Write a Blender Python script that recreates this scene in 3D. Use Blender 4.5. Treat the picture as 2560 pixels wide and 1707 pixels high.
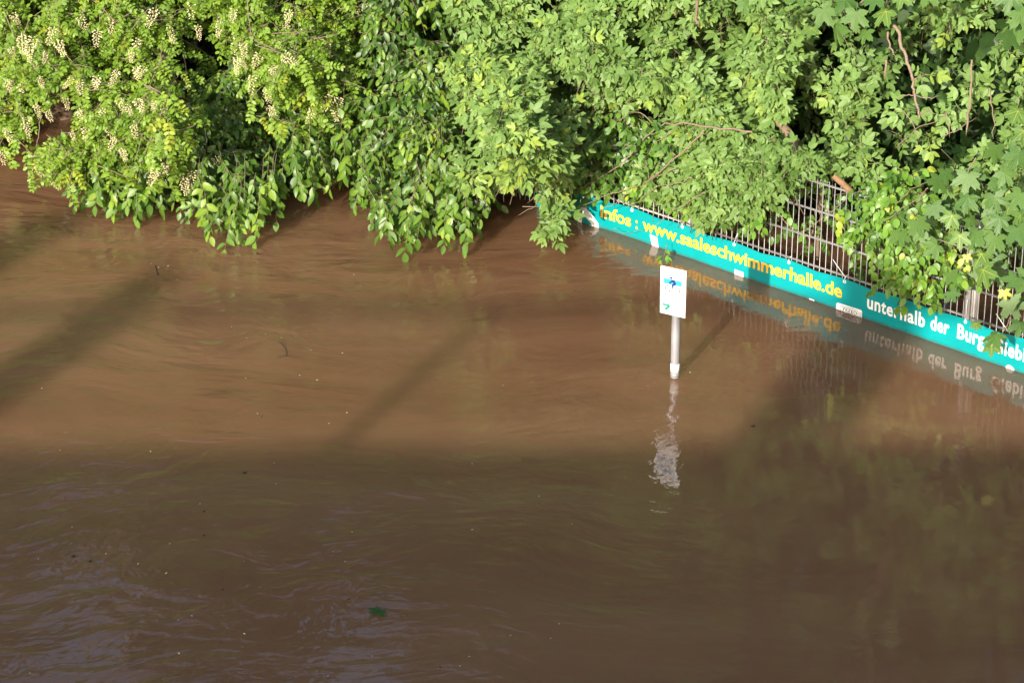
import bpy, math, random
import numpy as np
from mathutils import Vector, Matrix, noise

# ------------------------------------------------------------------ camera, sky, sun, exposure
random.seed(7); np.random.seed(7)
scene = bpy.context.scene
for o in list(bpy.data.objects): bpy.data.objects.remove(o)
COL = scene.collection

FPX, PITCH, ROLL, CAMH = 5901.57, math.radians(22.911), math.radians(0.379), 6.0742
c_, s_ = math.cos(PITCH), math.sin(PITCH)
_r = np.array([1.0, 0, 0]); _d = np.array([0, -s_, -c_]); FWD = np.array([0, c_, -s_])
RIGHT = math.cos(ROLL) * _r + math.sin(ROLL) * _d
DOWN = -math.sin(ROLL) * _r + math.cos(ROLL) * _d
cam = bpy.data.cameras.new('camera')
cam.sensor_width = 36.0; cam.sensor_fit = 'HORIZONTAL'; cam.lens = 36.0 * FPX / 2560
cam.clip_start = 0.1; cam.clip_end = 2000
camo = bpy.data.objects.new('camera', cam); COL.objects.link(camo)
camo.matrix_world = Matrix(((RIGHT[0], -DOWN[0], -FWD[0], 0), (RIGHT[1], -DOWN[1], -FWD[1], 0),
                            (RIGHT[2], -DOWN[2], -FWD[2], CAMH), (0, 0, 0, 1)))
scene.camera = camo

SUN_AZ, SUN_EL = math.radians(23.5), math.radians(18.3)     # shadows run 23.5 deg right of straight ahead
SUND = Vector((math.sin(SUN_AZ) * math.cos(SUN_EL), math.cos(SUN_AZ) * math.cos(SUN_EL), -math.sin(SUN_EL)))
world = bpy.data.worlds.new('World'); scene.world = world; world.use_nodes = True
wn = world.node_tree.nodes; wl = world.node_tree.links; wn.clear()
wo = wn.new('ShaderNodeOutputWorld'); bg = wn.new('ShaderNodeBackground'); sky = wn.new('ShaderNodeTexSky')
sky.sky_type = 'NISHITA'; sky.sun_disc = False
sky.sun_elevation = SUN_EL; sky.sun_rotation = math.pi + SUN_AZ
sky.air_density = 1.0; sky.dust_density = 1.6; sky.ozone_density = 1.0
bg.inputs['Strength'].default_value = 0.15
wl.new(sky.outputs[0], bg.inputs[0]); wl.new(bg.outputs[0], wo.inputs[0])
sun = bpy.data.lights.new('sun', 'SUN'); sun.energy = 4.0; sun.angle = math.radians(0.7); sun.color = (1.0, 0.93, 0.80)
suno = bpy.data.objects.new('sun', sun); COL.objects.link(suno)
suno.rotation_euler = SUND.to_track_quat('-Z', 'Y').to_euler(); suno.location = (-8, -18, 14)
scene.view_settings.view_transform = 'Standard'; scene.view_settings.look = 'None'
scene.view_settings.gamma = 1.0; scene.view_settings.use_curve_mapping = False
scene.view_settings.exposure = 1.14
scene.render.engine = 'CYCLES'
scene.cycles.use_denoising = True
scene.cycles.max_bounces = 8; scene.cycles.transparent_max_bounces = 8

# ------------------------------------------------------------------ pixels to places
def ray(u, v):
    return RIGHT * ((u - 1280) / FPX) + DOWN * ((v - 853.5) / FPX) + FWD
def on_z(u, v, z=0.0):
    r = ray(u, v); t = (z - CAMH) / r[2]
    return Vector((r[0] * t, r[1] * t, CAMH + r[2] * t))
def at_y(u, v, y):
    r = ray(u, v); t = y / r[1]
    return Vector((r[0] * t, y, CAMH + r[2] * t))
def project(P):
    q = np.asarray(P, float) - np.array([0, 0, CAMH])
    w = q @ FWD
    return 1280 + FPX * (q @ RIGHT) / w, 853.5 + FPX * (q @ DOWN) / w, w
# fence frame: s along the fence, n towards the river
F0 = Vector((1.48814, 15.7070, 0)); FYAW = 0.8145168; ZA = 0.24579
FD = Vector((math.cos(FYAW), -math.sin(FYAW), 0)); FN = Vector((-math.sin(FYAW), -math.cos(FYAW), 0))
def fpt(s, z, n=0.0): return F0 + FD * s + FN * n + Vector((0, 0, z))
def fence_y(u):
    return float(np.interp(u, [900, 1360, 1500, 1700, 1900, 2100, 2300, 2500, 2700, 3500],
                           [18.2, 17.0, 16.5, 15.95, 15.42, 14.9, 14.4, 13.95, 13.5, 11.9]))

# ------------------------------------------------------------------ mesh and material helpers
def tag(o, label=None, cat=None, group=None, kind=None):
    if label: o['label'] = label
    if cat: o['category'] = cat
    if group: o['group'] = group
    if kind: o['kind'] = kind
    return o
def link(name, me, mat=None, parent=None):
    o = bpy.data.objects.new(name, me); COL.objects.link(o)
    if mat and me is not None and not me.materials: me.materials.append(mat)
    if parent: o.parent = parent
    return o
def empty(name, loc=(0, 0, 0)):
    o = bpy.data.objects.new(name, None); COL.objects.link(o); o.location = loc; o.empty_display_size = 0.1
    return o
def np_mesh(name, V, T, smooth=True, tone=None):
    V = np.asarray(V, np.float32); T = np.asarray(T, np.int32)
    me = bpy.data.meshes.new(name)
    me.vertices.add(len(V)); me.vertices.foreach_set('co', V.ravel())
    k = T.shape[1]
    me.loops.add(T.size); me.loops.foreach_set('vertex_index', T.ravel())
    me.polygons.add(len(T)); me.polygons.foreach_set('loop_start', np.arange(0, T.size, k, dtype=np.int32))
    me.polygons.foreach_set('loop_total', np.full(len(T), k, np.int32))
    me.polygons.foreach_set('use_smooth', np.full(len(T), smooth, bool))
    if tone is not None:
        a = me.attributes.new('tone', 'FLOAT', 'POINT'); a.data.foreach_set('value', np.asarray(tone, np.float32))
    me.update(); me.validate()
    return me
def py_mesh(name, V, F, smooth=False):
    me = bpy.data.meshes.new(name); me.from_pydata([tuple(v) for v in V], [], F)
    if smooth: me.polygons.foreach_set('use_smooth', [True] * len(me.polygons))
    me.update(); return me
def box(x0, x1, y0, y1, z0, z1, bev=0.0):
    V = [(x0, y0, z0), (x1, y0, z0), (x1, y1, z0), (x0, y1, z0), (x0, y0, z1), (x1, y0, z1), (x1, y1, z1), (x0, y1, z1)]
    F = [(0, 3, 2, 1), (4, 5, 6, 7), (0, 1, 5, 4), (1, 2, 6, 5), (2, 3, 7, 6), (3, 0, 4, 7)]
    return V, F
def obox(center, ax, ay, az):
    """box from a centre and three half-axis vectors"""
    V = []
    for sz in (-1, 1):
        for sx, sy in ((-1, -1), (1, -1), (1, 1), (-1, 1)):
            V.append(center + ax * sx + ay * sy + az * sz)
    return V, [(0, 3, 2, 1), (4, 5, 6, 7), (0, 1, 5, 4), (1, 2, 6, 5), (2, 3, 7, 6), (3, 0, 4, 7)]
def tube(pts, radii, sides=6):
    """tapered tube through points; returns verts, tri faces"""
    pts = [Vector(p) for p in pts]; V = []; F = []
    n = len(pts)
    up = Vector((0.31, 0.2, 0.93)).normalized()
    for i, p in enumerate(pts):
        t = (pts[min(i + 1, n - 1)] - pts[max(i - 1, 0)]).normalized()
        a = t.cross(up)
        if a.length < 1e-3: a = t.cross(Vector((1, 0, 0)))
        a.normalize(); b = t.cross(a)
        for k in range(sides):
            an = 2 * math.pi * k / sides
            V.append(p + (a * math.cos(an) + b * math.sin(an)) * radii[i])
    for i in range(n - 1):
        for k in range(sides):
            k2 = (k + 1) % sides; A = i * sides; B = A + sides
            F.append((A + k, A + k2, B + k2)); F.append((A + k, B + k2, B + k))
    for k in range(1, sides - 1):
        F.append((0, k + 1, k)); A = (n - 1) * sides; F.append((A, A + k, A + k + 1))
    return V, F
def smooth_path(pts, n=4, jit=0.0):
    """Catmull-Rom through pts"""
    pts = [Vector(p) for p in pts]; out = []
    for i in range(len(pts) - 1):
        p0 = pts[max(i - 1, 0)]; p1 = pts[i]; p2 = pts[i + 1]; p3 = pts[min(i + 2, len(pts) - 1)]
        for k in range(n):
            t = k / n
            q = 0.5 * ((2 * p1) + (p2 - p0) * t + (2 * p0 - 5 * p1 + 4 * p2 - p3) * t * t + (3 * p1 - p0 - 3 * p2 + p3) * t ** 3)
            if jit and (i or k): q = q + Vector((random.gauss(0, jit), random.gauss(0, jit), random.gauss(0, jit)))
            out.append(q)
    out.append(pts[-1]); return out
def branch_mesh(name, pts, r0, r1, n=4, sides=6, jit=0.0):
    P = smooth_path(pts, n, jit); m = len(P)
    rad = [(r0 + (r1 - r0) * i / (m - 1)) * (1 + 0.10 * noise.noise(Vector((i * 1.7, r0 * 900, 0)))) for i in range(m)]
    if r0 < 0.03: rad[-1] *= 0.25; rad[-2] *= 0.7
    V, F = tube(P, rad, sides)
    return np_mesh(name, [tuple(v) for v in V], F)
class Bag:
    """collects triangles for one joined mesh"""
    def __init__(s): s.V = []; s.F = []; s.n = 0
    def add(s, V, F):
        s.V.append(np.array([tuple(v) for v in V], np.float32)); s.F.append(np.array(F, np.int32) + s.n); s.n += len(V)
    def mesh(s, name): return np_mesh(name, np.concatenate(s.V), np.concatenate(s.F))

def nodes_of(m):
    m.use_nodes = True
    nt = m.node_tree; nt.nodes.clear(); return nt, nt.nodes, nt.links
def plain(name, col, rough=0.5, metal=0.0, var=0.12, scale=30.0, spec=0.5, bump=0.0, coat=0.0):
    m = bpy.data.materials.new(name); nt, N, L = nodes_of(m)
    out = N.new('ShaderNodeOutputMaterial'); p = N.new('ShaderNodeBsdfPrincipled'); L.new(p.outputs[0], out.inputs[0])
    tc = N.new('ShaderNodeTexCoord'); nz = N.new('ShaderNodeTexNoise'); nz.inputs['Scale'].default_value = scale
    nz.inputs['Detail'].default_value = 5; L.new(tc.outputs['Object'], nz.inputs['Vector'])
    mx = N.new('ShaderNodeMix'); mx.data_type = 'RGBA'
    mx.inputs[6].default_value = (*[c * (1 - var) for c in col], 1); mx.inputs[7].default_value = (*[min(1, c * (1 + var)) for c in col], 1)
    L.new(nz.outputs['Fac'], mx.inputs[0]); L.new(mx.outputs[2], p.inputs['Base Color'])
    p.inputs['Roughness'].default_value = rough; p.inputs['Metallic'].default_value = metal
    p.inputs['Specular IOR Level'].default_value = spec; p.inputs['Coat Weight'].default_value = coat
    if bump:
        b = N.new('ShaderNodeBump'); b.inputs['Distance'].default_value = bump; L.new(nz.outputs['Fac'], b.inputs['Height'])
        L.new(b.outputs[0], p.inputs['Normal'])
    return m
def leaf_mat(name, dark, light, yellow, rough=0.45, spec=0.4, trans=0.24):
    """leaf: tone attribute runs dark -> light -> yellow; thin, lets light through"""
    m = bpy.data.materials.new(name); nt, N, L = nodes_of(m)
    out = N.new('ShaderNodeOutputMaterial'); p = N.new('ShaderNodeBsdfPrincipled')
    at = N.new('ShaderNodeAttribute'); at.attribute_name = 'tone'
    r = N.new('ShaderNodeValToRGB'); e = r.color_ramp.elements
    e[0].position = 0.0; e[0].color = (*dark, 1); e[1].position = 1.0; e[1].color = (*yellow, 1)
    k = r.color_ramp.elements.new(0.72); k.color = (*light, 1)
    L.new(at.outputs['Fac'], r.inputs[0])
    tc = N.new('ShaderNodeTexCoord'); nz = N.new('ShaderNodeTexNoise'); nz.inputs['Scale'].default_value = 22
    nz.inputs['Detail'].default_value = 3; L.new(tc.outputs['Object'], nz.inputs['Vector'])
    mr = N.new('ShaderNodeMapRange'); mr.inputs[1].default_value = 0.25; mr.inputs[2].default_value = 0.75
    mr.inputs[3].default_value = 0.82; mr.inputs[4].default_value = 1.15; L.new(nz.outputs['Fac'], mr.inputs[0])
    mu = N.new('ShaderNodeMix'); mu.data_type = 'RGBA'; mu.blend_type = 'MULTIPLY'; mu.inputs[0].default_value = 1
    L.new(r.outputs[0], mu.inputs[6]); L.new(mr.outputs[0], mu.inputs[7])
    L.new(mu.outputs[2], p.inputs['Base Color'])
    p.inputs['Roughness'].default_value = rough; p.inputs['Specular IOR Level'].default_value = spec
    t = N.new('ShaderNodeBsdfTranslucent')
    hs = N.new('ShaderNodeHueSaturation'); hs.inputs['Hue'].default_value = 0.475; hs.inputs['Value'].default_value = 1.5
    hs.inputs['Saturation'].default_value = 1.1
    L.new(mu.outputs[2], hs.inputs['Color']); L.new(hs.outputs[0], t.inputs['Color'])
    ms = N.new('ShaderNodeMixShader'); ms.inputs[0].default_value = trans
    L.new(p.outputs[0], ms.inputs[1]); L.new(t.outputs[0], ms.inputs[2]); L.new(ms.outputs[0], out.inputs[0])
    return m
def mat_water():
    m = bpy.data.materials.new('muddy_flood_water'); nt, N, L = nodes_of(m)
    out = N.new('ShaderNodeOutputMaterial'); p = N.new('ShaderNodeBsdfPrincipled'); L.new(p.outputs[0], out.inputs[0])
    tc = N.new('ShaderNodeTexCoord')
    def math_(op, a, b=None, c=None):
        n = N.new('ShaderNodeMath'); n.operation = op
        for i, x in enumerate((a, b, c)):
            if x is None: continue
            if isinstance(x, (int, float)): n.inputs[i].default_value = x
            else: L.new(x, n.inputs[i])
        return n.outputs[0]
    def mapped(scale, rot=0.0, src=None):
        mp = N.new('ShaderNodeMapping'); mp.inputs['Scale'].default_value = scale; mp.inputs['Rotation'].default_value = (0, 0, rot)
        L.new(src or tc.outputs['Object'], mp.inputs['Vector']); return mp.outputs[0]
    def noise_(vec, sc, det=2.0, rough=0.5, dist=0.0):
        n = N.new('ShaderNodeTexNoise'); n.inputs['Scale'].default_value = sc; n.inputs['Detail'].default_value = det
        n.inputs['Roughness'].default_value = rough; n.inputs['Distortion'].default_value = dist
        L.new(vec, n.inputs['Vector']); return n
    # slow swirling of the current bends every finer pattern
    sw = noise_(mapped((1, 1, 1)), 0.42, 2.0)
    vm = N.new('ShaderNodeVectorMath'); vm.operation = 'MULTIPLY_ADD'
    L.new(sw.outputs['Color'], vm.inputs[0]); vm.inputs[1].default_value = (1.5, 1.5, 0); L.new(tc.outputs['Object'], vm.inputs[2])
    warped = vm.outputs[0]
    big = noise_(mapped((0.6, 1.0, 1), 0.15, warped), 1.1, 2.5, 0.5).outputs['Fac']
    mid = noise_(mapped((0.55, 1.15, 1), 0.28, warped), 3.0, 2.0, 0.45, 0.6).outputs['Fac']
    fine = noise_(mapped((0.7, 1.1, 1), 0.1, warped), 9.0, 2.5, 0.5, 0.5).outputs['Fac']
    rip = noise_(mapped((0.8, 1.0, 1), 0.4, warped), 21.0, 2.0, 0.5, 0.4).outputs['Fac']
    tiny = noise_(mapped((0.7, 1.2, 1), -0.1), 46.0, 2.0, 0.5).outputs['Fac']
    # rougher current out in the stream (west and towards the bridge), slack water by the fence
    sep = N.new('ShaderNodeSeparateXYZ'); L.new(tc.outputs['Object'], sep.inputs[0])
    g = math_('MULTIPLY_ADD', sep.outputs[0], -0.26, 0.45)
    patch = noise_(mapped((1, 1, 1)), 0.6, 2.0).outputs['Fac']
    g2 = math_('ADD', g, math_('MULTIPLY_ADD', patch, 1.8, -0.9))
    mr = N.new('ShaderNodeMapRange'); mr.inputs[3].default_value = 0.06; mr.inputs[4].default_value = 1.15
    L.new(g2, mr.inputs[0]); amp = mr.outputs[0]
    h = math_('MULTIPLY', mid, 0.026)
    h = math_('MULTIPLY_ADD', fine, 0.0068, h)
    h = math_('MULTIPLY_ADD', rip, 0.0019, h)
    h = math_('MULTIPLY', h, amp)
    h = math_('MULTIPLY_ADD', big, 0.006, h)
    h = math_('MULTIPLY_ADD', tiny, 0.00022, h)
    h = math_('MULTIPLY_ADD', fine, 0.0007, h)
    b = N.new('ShaderNodeBump'); b.inputs['Strength'].default_value = 1.0; b.inputs['Distance'].default_value = 1.0
    L.new(h, b.inputs['Height']); L.new(b.outputs[0], p.inputs['Normal'])
    # suspended silt drifting in streaks
    silt = noise_(mapped((0.35, 1.0, 1), 0.2, warped), 0.9, 4.0, 0.6).outputs['Fac']
    cr = N.new('ShaderNodeValToRGB'); e = cr.color_ramp.elements
    e[0].position = 0.3; e[0].color = (0.160, 0.077, 0.038, 1); e[1].position = 0.7; e[1].color = (0.205, 0.108, 0.058, 1)
    L.new(silt, cr.inputs[0]); L.new(cr.outputs[0], p.inputs['Base Color'])
    p.inputs['Roughness'].default_value = 0.03; p.inputs['IOR'].default_value = 1.35
    p.subsurface_method = 'BURLEY'; p.inputs['Subsurface Weight'].default_value = 0.72       # light spreads through the silt: soft shadows
    p.inputs['Subsurface Radius'].default_value = (1.0, 0.8, 0.6); p.inputs['Subsurface Scale'].default_value = 0.65
    return m

M = {}
M['water'] = mat_water()
M['ground'] = plain('silt_ground', (0.10, 0.07, 0.045), 0.9, scale=2.0, var=0.3)
M['hill'] = plain('wooded_bank', (0.035, 0.05, 0.018), 0.95, scale=1.2, var=0.4)
M['galv'] = plain('galvanised_steel', (0.30, 0.285, 0.285), 0.48, metal=0.35, var=0.12, scale=90)
M['post'] = plain('weathered_post', (0.50, 0.47, 0.45), 0.6, metal=0.2, var=0.25, scale=45)
M['teal'] = plain('teal_pvc_banner', (0.0, 0.255, 0.27), 0.36, var=0.06, scale=8)
def wet_line(m):
    # silt film and damp edge just above the flood level
    nt = m.node_tree; N = nt.nodes; L = nt.links; p = next(n for n in N if n.type == 'BSDF_PRINCIPLED'); src = p.inputs['Base Color'].links[0].from_socket
    tc = N.new('ShaderNodeTexCoord'); sp = N.new('ShaderNodeSeparateXYZ'); L.new(tc.outputs['Object'], sp.inputs[0])
    nz = N.new('ShaderNodeTexNoise'); nz.inputs['Scale'].default_value = 14; nz.inputs['Detail'].default_value = 4; L.new(tc.outputs['Object'], nz.inputs['Vector'])
    ad = N.new('ShaderNodeMath'); ad.operation = 'MULTIPLY_ADD'; ad.inputs[1].default_value = 0.022; L.new(nz.outputs['Fac'], ad.inputs[0])
    ng = N.new('ShaderNodeMath'); ng.operation = 'MULTIPLY'; ng.inputs[1].default_value = -1; L.new(sp.outputs[2], ng.inputs[0]); L.new(ng.outputs[0], ad.inputs[2])
    mr = N.new('ShaderNodeMapRange'); mr.inputs[1].default_value = -0.612; mr.inputs[2].default_value = -0.596; L.new(ad.outputs[0], mr.inputs[0])
    sc = N.new('ShaderNodeMath'); sc.operation = 'MULTIPLY'; sc.inputs[1].default_value = 0.6; L.new(mr.outputs[0], sc.inputs[0])
    mx = N.new('ShaderNodeMix'); mx.data_type = 'RGBA'; mx.inputs[7].default_value = (0.03, 0.12, 0.11, 1); L.new(sc.outputs[0], mx.inputs[0]); L.new(src, mx.inputs[6]); L.new(mx.outputs[2], p.inputs['Base Color'])
wet_line(M['teal'])
M['yellow'] = plain('yellow_print', (0.88, 0.47, 0.03), 0.4, var=0.04)
M['white'] = plain('white_print', (0.84, 0.84, 0.84), 0.4, var=0.03)
M['signwhite'] = plain('white_sign_sheet', (0.82, 0.82, 0.82), 0.3, var=0.02)
M['black'] = plain('black_print', (0.02, 0.02, 0.025), 0.4, var=0.1)
M['navy'] = plain('navy_print', (0.015, 0.03, 0.13), 0.4, var=0.1)
M['blue'] = plain('sky_blue_print', (0.03, 0.30, 0.62), 0.4, var=0.05)
M['green'] = plain('green_print', (0.005, 0.30, 0.20), 0.4, var=0.05)
M['greyprint'] = plain('faded_grey_print', (0.20, 0.21, 0.24), 0.5, var=0.05)
M['pole'] = plain('grey_sign_pole', (0.34, 0.335, 0.36), 0.45, metal=0.35, var=0.08, scale=25)
M['bark'] = plain('brown_bark', (0.17, 0.115, 0.075), 0.85, var=0.35, scale=60, bump=0.004)
M['twig'] = plain('pale_twig_bark', (0.20, 0.145, 0.10), 0.75, var=0.25, scale=50)
M['darktwig'] = plain('dark_wet_wood', (0.035, 0.022, 0.014), 0.95, var=0.3)
M['cutwood'] = plain('sawn_wood', (0.21, 0.12, 0.06), 0.85, var=0.4, scale=40)
M['petal'] = plain('cream_petal', (0.60, 0.53, 0.30), 0.8, var=0.3)
M['concrete'] = plain('bridge_concrete', (0.32, 0.31, 0.29), 0.9, var=0.15, scale=6)
M['railpaint'] = plain('grey_rail_paint', (0.20, 0.22, 0.22), 0.5, var=0.1)
M['locust'] = leaf_mat('locust_leaf', (0.075, 0.150, 0.012), (0.170, 0.275, 0.028), (0.310, 0.340, 0.030), 0.5, 0.35)
M['oval'] = leaf_mat('glossy_oval_leaf', (0.022, 0.066, 0.008), (0.095, 0.185, 0.022), (0.20, 0.30, 0.028), 0.42, 0.42, 0.26)
M['elder'] = leaf_mat('pale_green_leaf', (0.070, 0.135, 0.025), (0.160, 0.262, 0.064), (0.26, 0.34, 0.050), 0.52, 0.34)
M['maple'] = leaf_mat('maple_leaf', (0.040, 0.105, 0.026), (0.105, 0.190, 0.040), (0.44, 0.44, 0.08), 0.5, 0.35, 0.24)
M['vine'] = leaf_mat('vine_leaf', (0.05, 0.13, 0.016), (0.135, 0.27, 0.03), (0.33, 0.37, 0.04), 0.42, 0.45)
M['shade'] = leaf_mat('shade_toned_leaf', (0.012, 0.032, 0.007), (0.032, 0.070, 0.014), (0.07, 0.12, 0.018), 0.5, 0.35)  # leaf colour darkened to imitate the shade deep in the thicket

# ------------------------------------------------------------------ the setting
def sheet(name, x0, x1, y0, y1, z, mat):
    me = py_mesh(name, [(x0, y0, z), (x1, y0, z), (x1, y1, z), (x0, y1, z)], [(0, 1, 2, 3)])
    o = link(name, me, mat); o['kind'] = 'structure'; return o
sheet('water', -500, 500, -500, 500, 0.0, M['water'])
sheet('ground', -600, 600, -600, 600, -1.3, M['ground'])
def make_hill():
    V = []; F = []; nx, ny = 60, 14
    for j in range(ny):
        for i in range(nx):
            x = -150 + 300 * i / (nx - 1); y = 27 + 120 * (j / (ny - 1)) ** 1.6
            z = -1.4 + 22 * (1 - math.exp(-(y - 27) / 30)) + 1.5 * noise.noise(Vector((x * 0.05, y * 0.05, 0)))
            V.append((x, y, z if j else -1.4))
    for j in range(ny - 1):
        for i in range(nx - 1):
            a = j * nx + i; F.append((a, a + 1, a + nx + 1, a + nx))
    o = link('hill', py_mesh('hill', V, F, True), M['hill']); o['kind'] = 'structure'
make_hill()

# ------------------------------------------------------------------ the footbridge the view is taken from (it shades the near water)
EDGE = 0.36; DECK = 4.42
br = empty('bridge', (0, -2, DECK)); tag(br, 'concrete road bridge deck high above the flood water', 'bridge')
def bpart(name, x0, x1, y0, y1, z0, z1, mat, parent, org):
    V, F = box(x0 - org[0], x1 - org[0], y0 - org[1], y1 - org[1], z0 - org[2], z1 - org[2])
    return link(name, py_mesh(name, V, F), mat, parent)
bo = (0, -2, DECK)
bpart('deck', -60, 60, -4.2, EDGE - 0.06, DECK - 0.8, DECK - 0.05, M['concrete'], br, bo)
bpart('kerb', -60, 60, EDGE - 0.36, EDGE, DECK - 0.3, DECK + 0.06, M['concrete'], br, bo)
bpart('pier', 30, 32, -3.6, -0.4, -1.3, DECK - 0.8, M['concrete'], br, bo)
bpart('pier', -34, -32, -3.6, -0.4, -1.3, DECK - 0.8, M['concrete'], br, bo)
rl = empty('bridge_railing', (0, EDGE - 0.15, DECK + 0.06)); tag(rl, 'grey metal railing along the bridge edge', 'railing')
ro = (0, EDGE - 0.15, DECK + 0.06)
bpart('handrail', -40, 40, EDGE - 0.20, EDGE - 0.10, 5.285, 5.35, M['railpaint'], rl, ro)
for i in range(26):
    x = -6.52 + (i - 13) * 2.4
    bpart('railing_post', x - 0.035, x + 0.035, EDGE - 0.19, EDGE - 0.11, DECK + 0.06, 5.268, M['railpaint'], rl, ro)
for z in (4.75, 5.02):
    bpart('rail_wire', -40, 40, EDGE - 0.158, EDGE - 0.142, z, z + 0.012, M['railpaint'], rl, ro)
def shadow_caster(x, w, top, label):  # unseen blocks standing in for people, added to cast shadow bands on the water
    e = empty('shadow_caster', (x, EDGE - 0.45, DECK - 0.05)); tag(e, label, 'shadow caster')
    g = (x, EDGE - 0.45, DECK - 0.05); h = w / 2
    bpart('shaft', x - h, x + h, EDGE - 0.45 - h, EDGE - 0.45 + h, DECK - 0.06, top - 0.1, M['concrete'], e, g)
    bpart('cap', x - h * 1.12, x + h * 1.12, EDGE - 0.45 - h * 1.12, EDGE - 0.45 + h * 1.12, top - 0.1, top, M['concrete'], e, g)
shadow_caster(-3.95, 0.46, 5.66, 'broad unseen block added on the bridge deck to cast a shadow band')
shadow_caster(-9.3, 0.26, 5.66, 'short slim unseen block added on the bridge deck to cast a shadow band')
shadow_caster(-10.75, 0.34, 6.1, 'middle-height unseen block added on the bridge deck to cast a shadow band')

# ------------------------------------------------------------------ wire mesh fence
fence = empty('wire_mesh_fence', fpt(0, -1.3)); FB = fpt(0, -1.3)
tag(fence, 'grey double-rod wire mesh fence standing in the flood behind the teal banner', 'fence')
TOPZ = ZA + 0.63
V, F = tube([Vector((0, 0, 0)), Vector((0, 0, TOPZ + 1.3))], [0.0032, 0.0032], 6)
rod_me = np_mesh('vertical_rod', [tuple(v) for v in V], F)
PANELS = ((-2.86, -0.36), (-0.345, 2.125), (2.165, 4.64))
for s0, s1 in PANELS:
    n = int(round((s1 - s0) / 0.05)) + 1
    for i in range(n):
        o = link('vertical_rod', rod_me, M['galv'], fence)
        o.location = FD * round((i * 0.05 + s0) if s0 != -0.345 else (-0.35 + 0.05 * i), 4)
        o.location.x += random.gauss(0, 0.0006)
    Lh = (s1 - s0) / 2 + 0.012
    for k in range(-3, 4):
        for sd in (-1, 1):
            c = FD * ((s0 + s1) / 2) + FN * (sd * 0.0075) + Vector((0, 0, ZA + 0.2 * k + 1.3))
            V, F = tube([c - FD * Lh, c + FD * Lh], [0.0042, 0.0042], 6)
            link('horizontal_rod', np_mesh('horizontal_rod', [tuple(v) for v in V], F), M['galv'], fence)
for s in (-2.87, -0.3525, 2.145, 4.65):
    V, F = obox(FD * s - FN * 0.036 + Vector((0, 0, (TOPZ + 1.34) / 2)), FD * 0.030, FN * 0.020, Vector((0, 0, (TOPZ + 1.34) / 2)))
    p = link('post', py_mesh('post', V, F), M['post'], fence)
    V, F = obox(FD * (s - 0.004) + FN * 0.0155 + Vector((0, 0, (TOPZ + 1.32) / 2)), FD * 0.019, FN * 0.0025, Vector((0, 0, (TOPZ + 1.32) / 2)))
    link('cover_strip', py_mesh('cover_strip', V, F), M['galv'], p)
    V, F = obox(FD * s - FN * 0.036 + Vector((0, 0, TOPZ + 1.345)), FD * 0.033, FN * 0.023, Vector((0, 0, 0.006)))
    link('post_cap', py_mesh('post_cap', V, F), M['black'], p)

# ------------------------------------------------------------------ banner
EYE = [-1.85, -1.35, -0.853, -0.352, 0.148, 0.645, 1.142, 1.64, 2.14, 2.64, 3.14, 3.64]
BS0, BS1 = -1.83, 3.9
def banner_n(s, z):
    b = 0.022 + 0.012 * noise.noise(Vector((s * 1.5, z * 2.0, 3.1))) + 0.006 * noise.noise(Vector((s * 5, z * 4, 9.7)))
    if s < -0.9:
        b += min(1, (-0.9 - s) / 0.4) * 0.022 * (1 + noise.noise(Vector((s * 6, z * 5, 1.7))))
    return b
def banner_top(s):
    d = min(abs(s - e) for e in EYE) / 0.25
    t = ZA - 0.010 - 0.016 * min(1.0, d) ** 1.5
    if s < -1.0: t -= 0.02 * min(1, (-1.0 - s) / 0.5) * (1 + noise.noise(Vector((s * 7, 0, 4))))
    return t
ban = empty('banner', fpt(0, -0.6)); BB = fpt(0, -0.6)
tag(ban, 'teal advertising banner with yellow and white lettering tied to the fence', 'banner')
def bpt(s, z, lift=0.0): return F0 + FD * s + FN * (banner_n(s, z) + lift) + Vector((0, 0, z)) - BB
def make_banner():
    ns, nz = 260, 16; V = []; F = []
    for i in range(ns + 1):
        s = BS0 + (BS1 - BS0) * i / ns; zt = banner_top(s)
        for j in range(nz + 1):
            z = zt - (zt + 0.55) * (j / nz) ** 1.3
            V.append(bpt(s, z))
    for i in range(ns):
        for j in range(nz):
            a = i * (nz + 1) + j; F.append((a, a + 1, a + nz + 2, a + nz + 1))
    return link('cloth', py_mesh('cloth', V, F, True), M['teal'], ban)
cloth = make_banner()
def text_mesh(body, bold, spacing=1.0):
    cu = bpy.data.curves.new('lettering', 'FONT'); cu.body = body; cu.size = 1.0; cu.offset = bold
    cu.space_character = spacing; cu.resolution_u = 3; cu.fill_mode = 'FRONT'
    ob = bpy.data.objects.new('lettering', cu); COL.objects.link(ob)
    dg = bpy.context.evaluated_depsgraph_get()
    me = bpy.data.meshes.new_from_object(ob.evaluated_get(dg))
    bpy.data.objects.remove(ob); bpy.data.curves.remove(cu)
    me.materials.clear(); return me
def set_text(body, s0, s1, z0, cap, bold, mat, spacing=1.0, fullw=None):
    """lettering fitted between s0 and s1 with its capitals cap metres high, lying on the cloth"""
    import bmesh
    me = text_mesh(body, bold, spacing)
    bm = bmesh.new(); bm.from_mesh(me)
    bmesh.ops.triangulate(bm, faces=bm.faces)
    bmesh.ops.subdivide_edges(bm, edges=[e for e in bm.edges if e.calc_length() > 0.25], cuts=2)
    xs = [v.co.x for v in bm.verts]; x0, x1 = min(xs), max(xs)
    sz = cap / 0.73
    for v in bm.verts:
        s = s0 + (v.co.x - x0) / (x1 - x0) * (s1 - s0); z = z0 + v.co.y * sz
        v.co = bpt(s, z, 0.003)
    bm.to_mesh(me); bm.free()
    return link('lettering', me, mat, cloth)
set_text('Infos', -1.165, -0.862, 0.086, 0.098, 0.021, M['yellow'])
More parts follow.
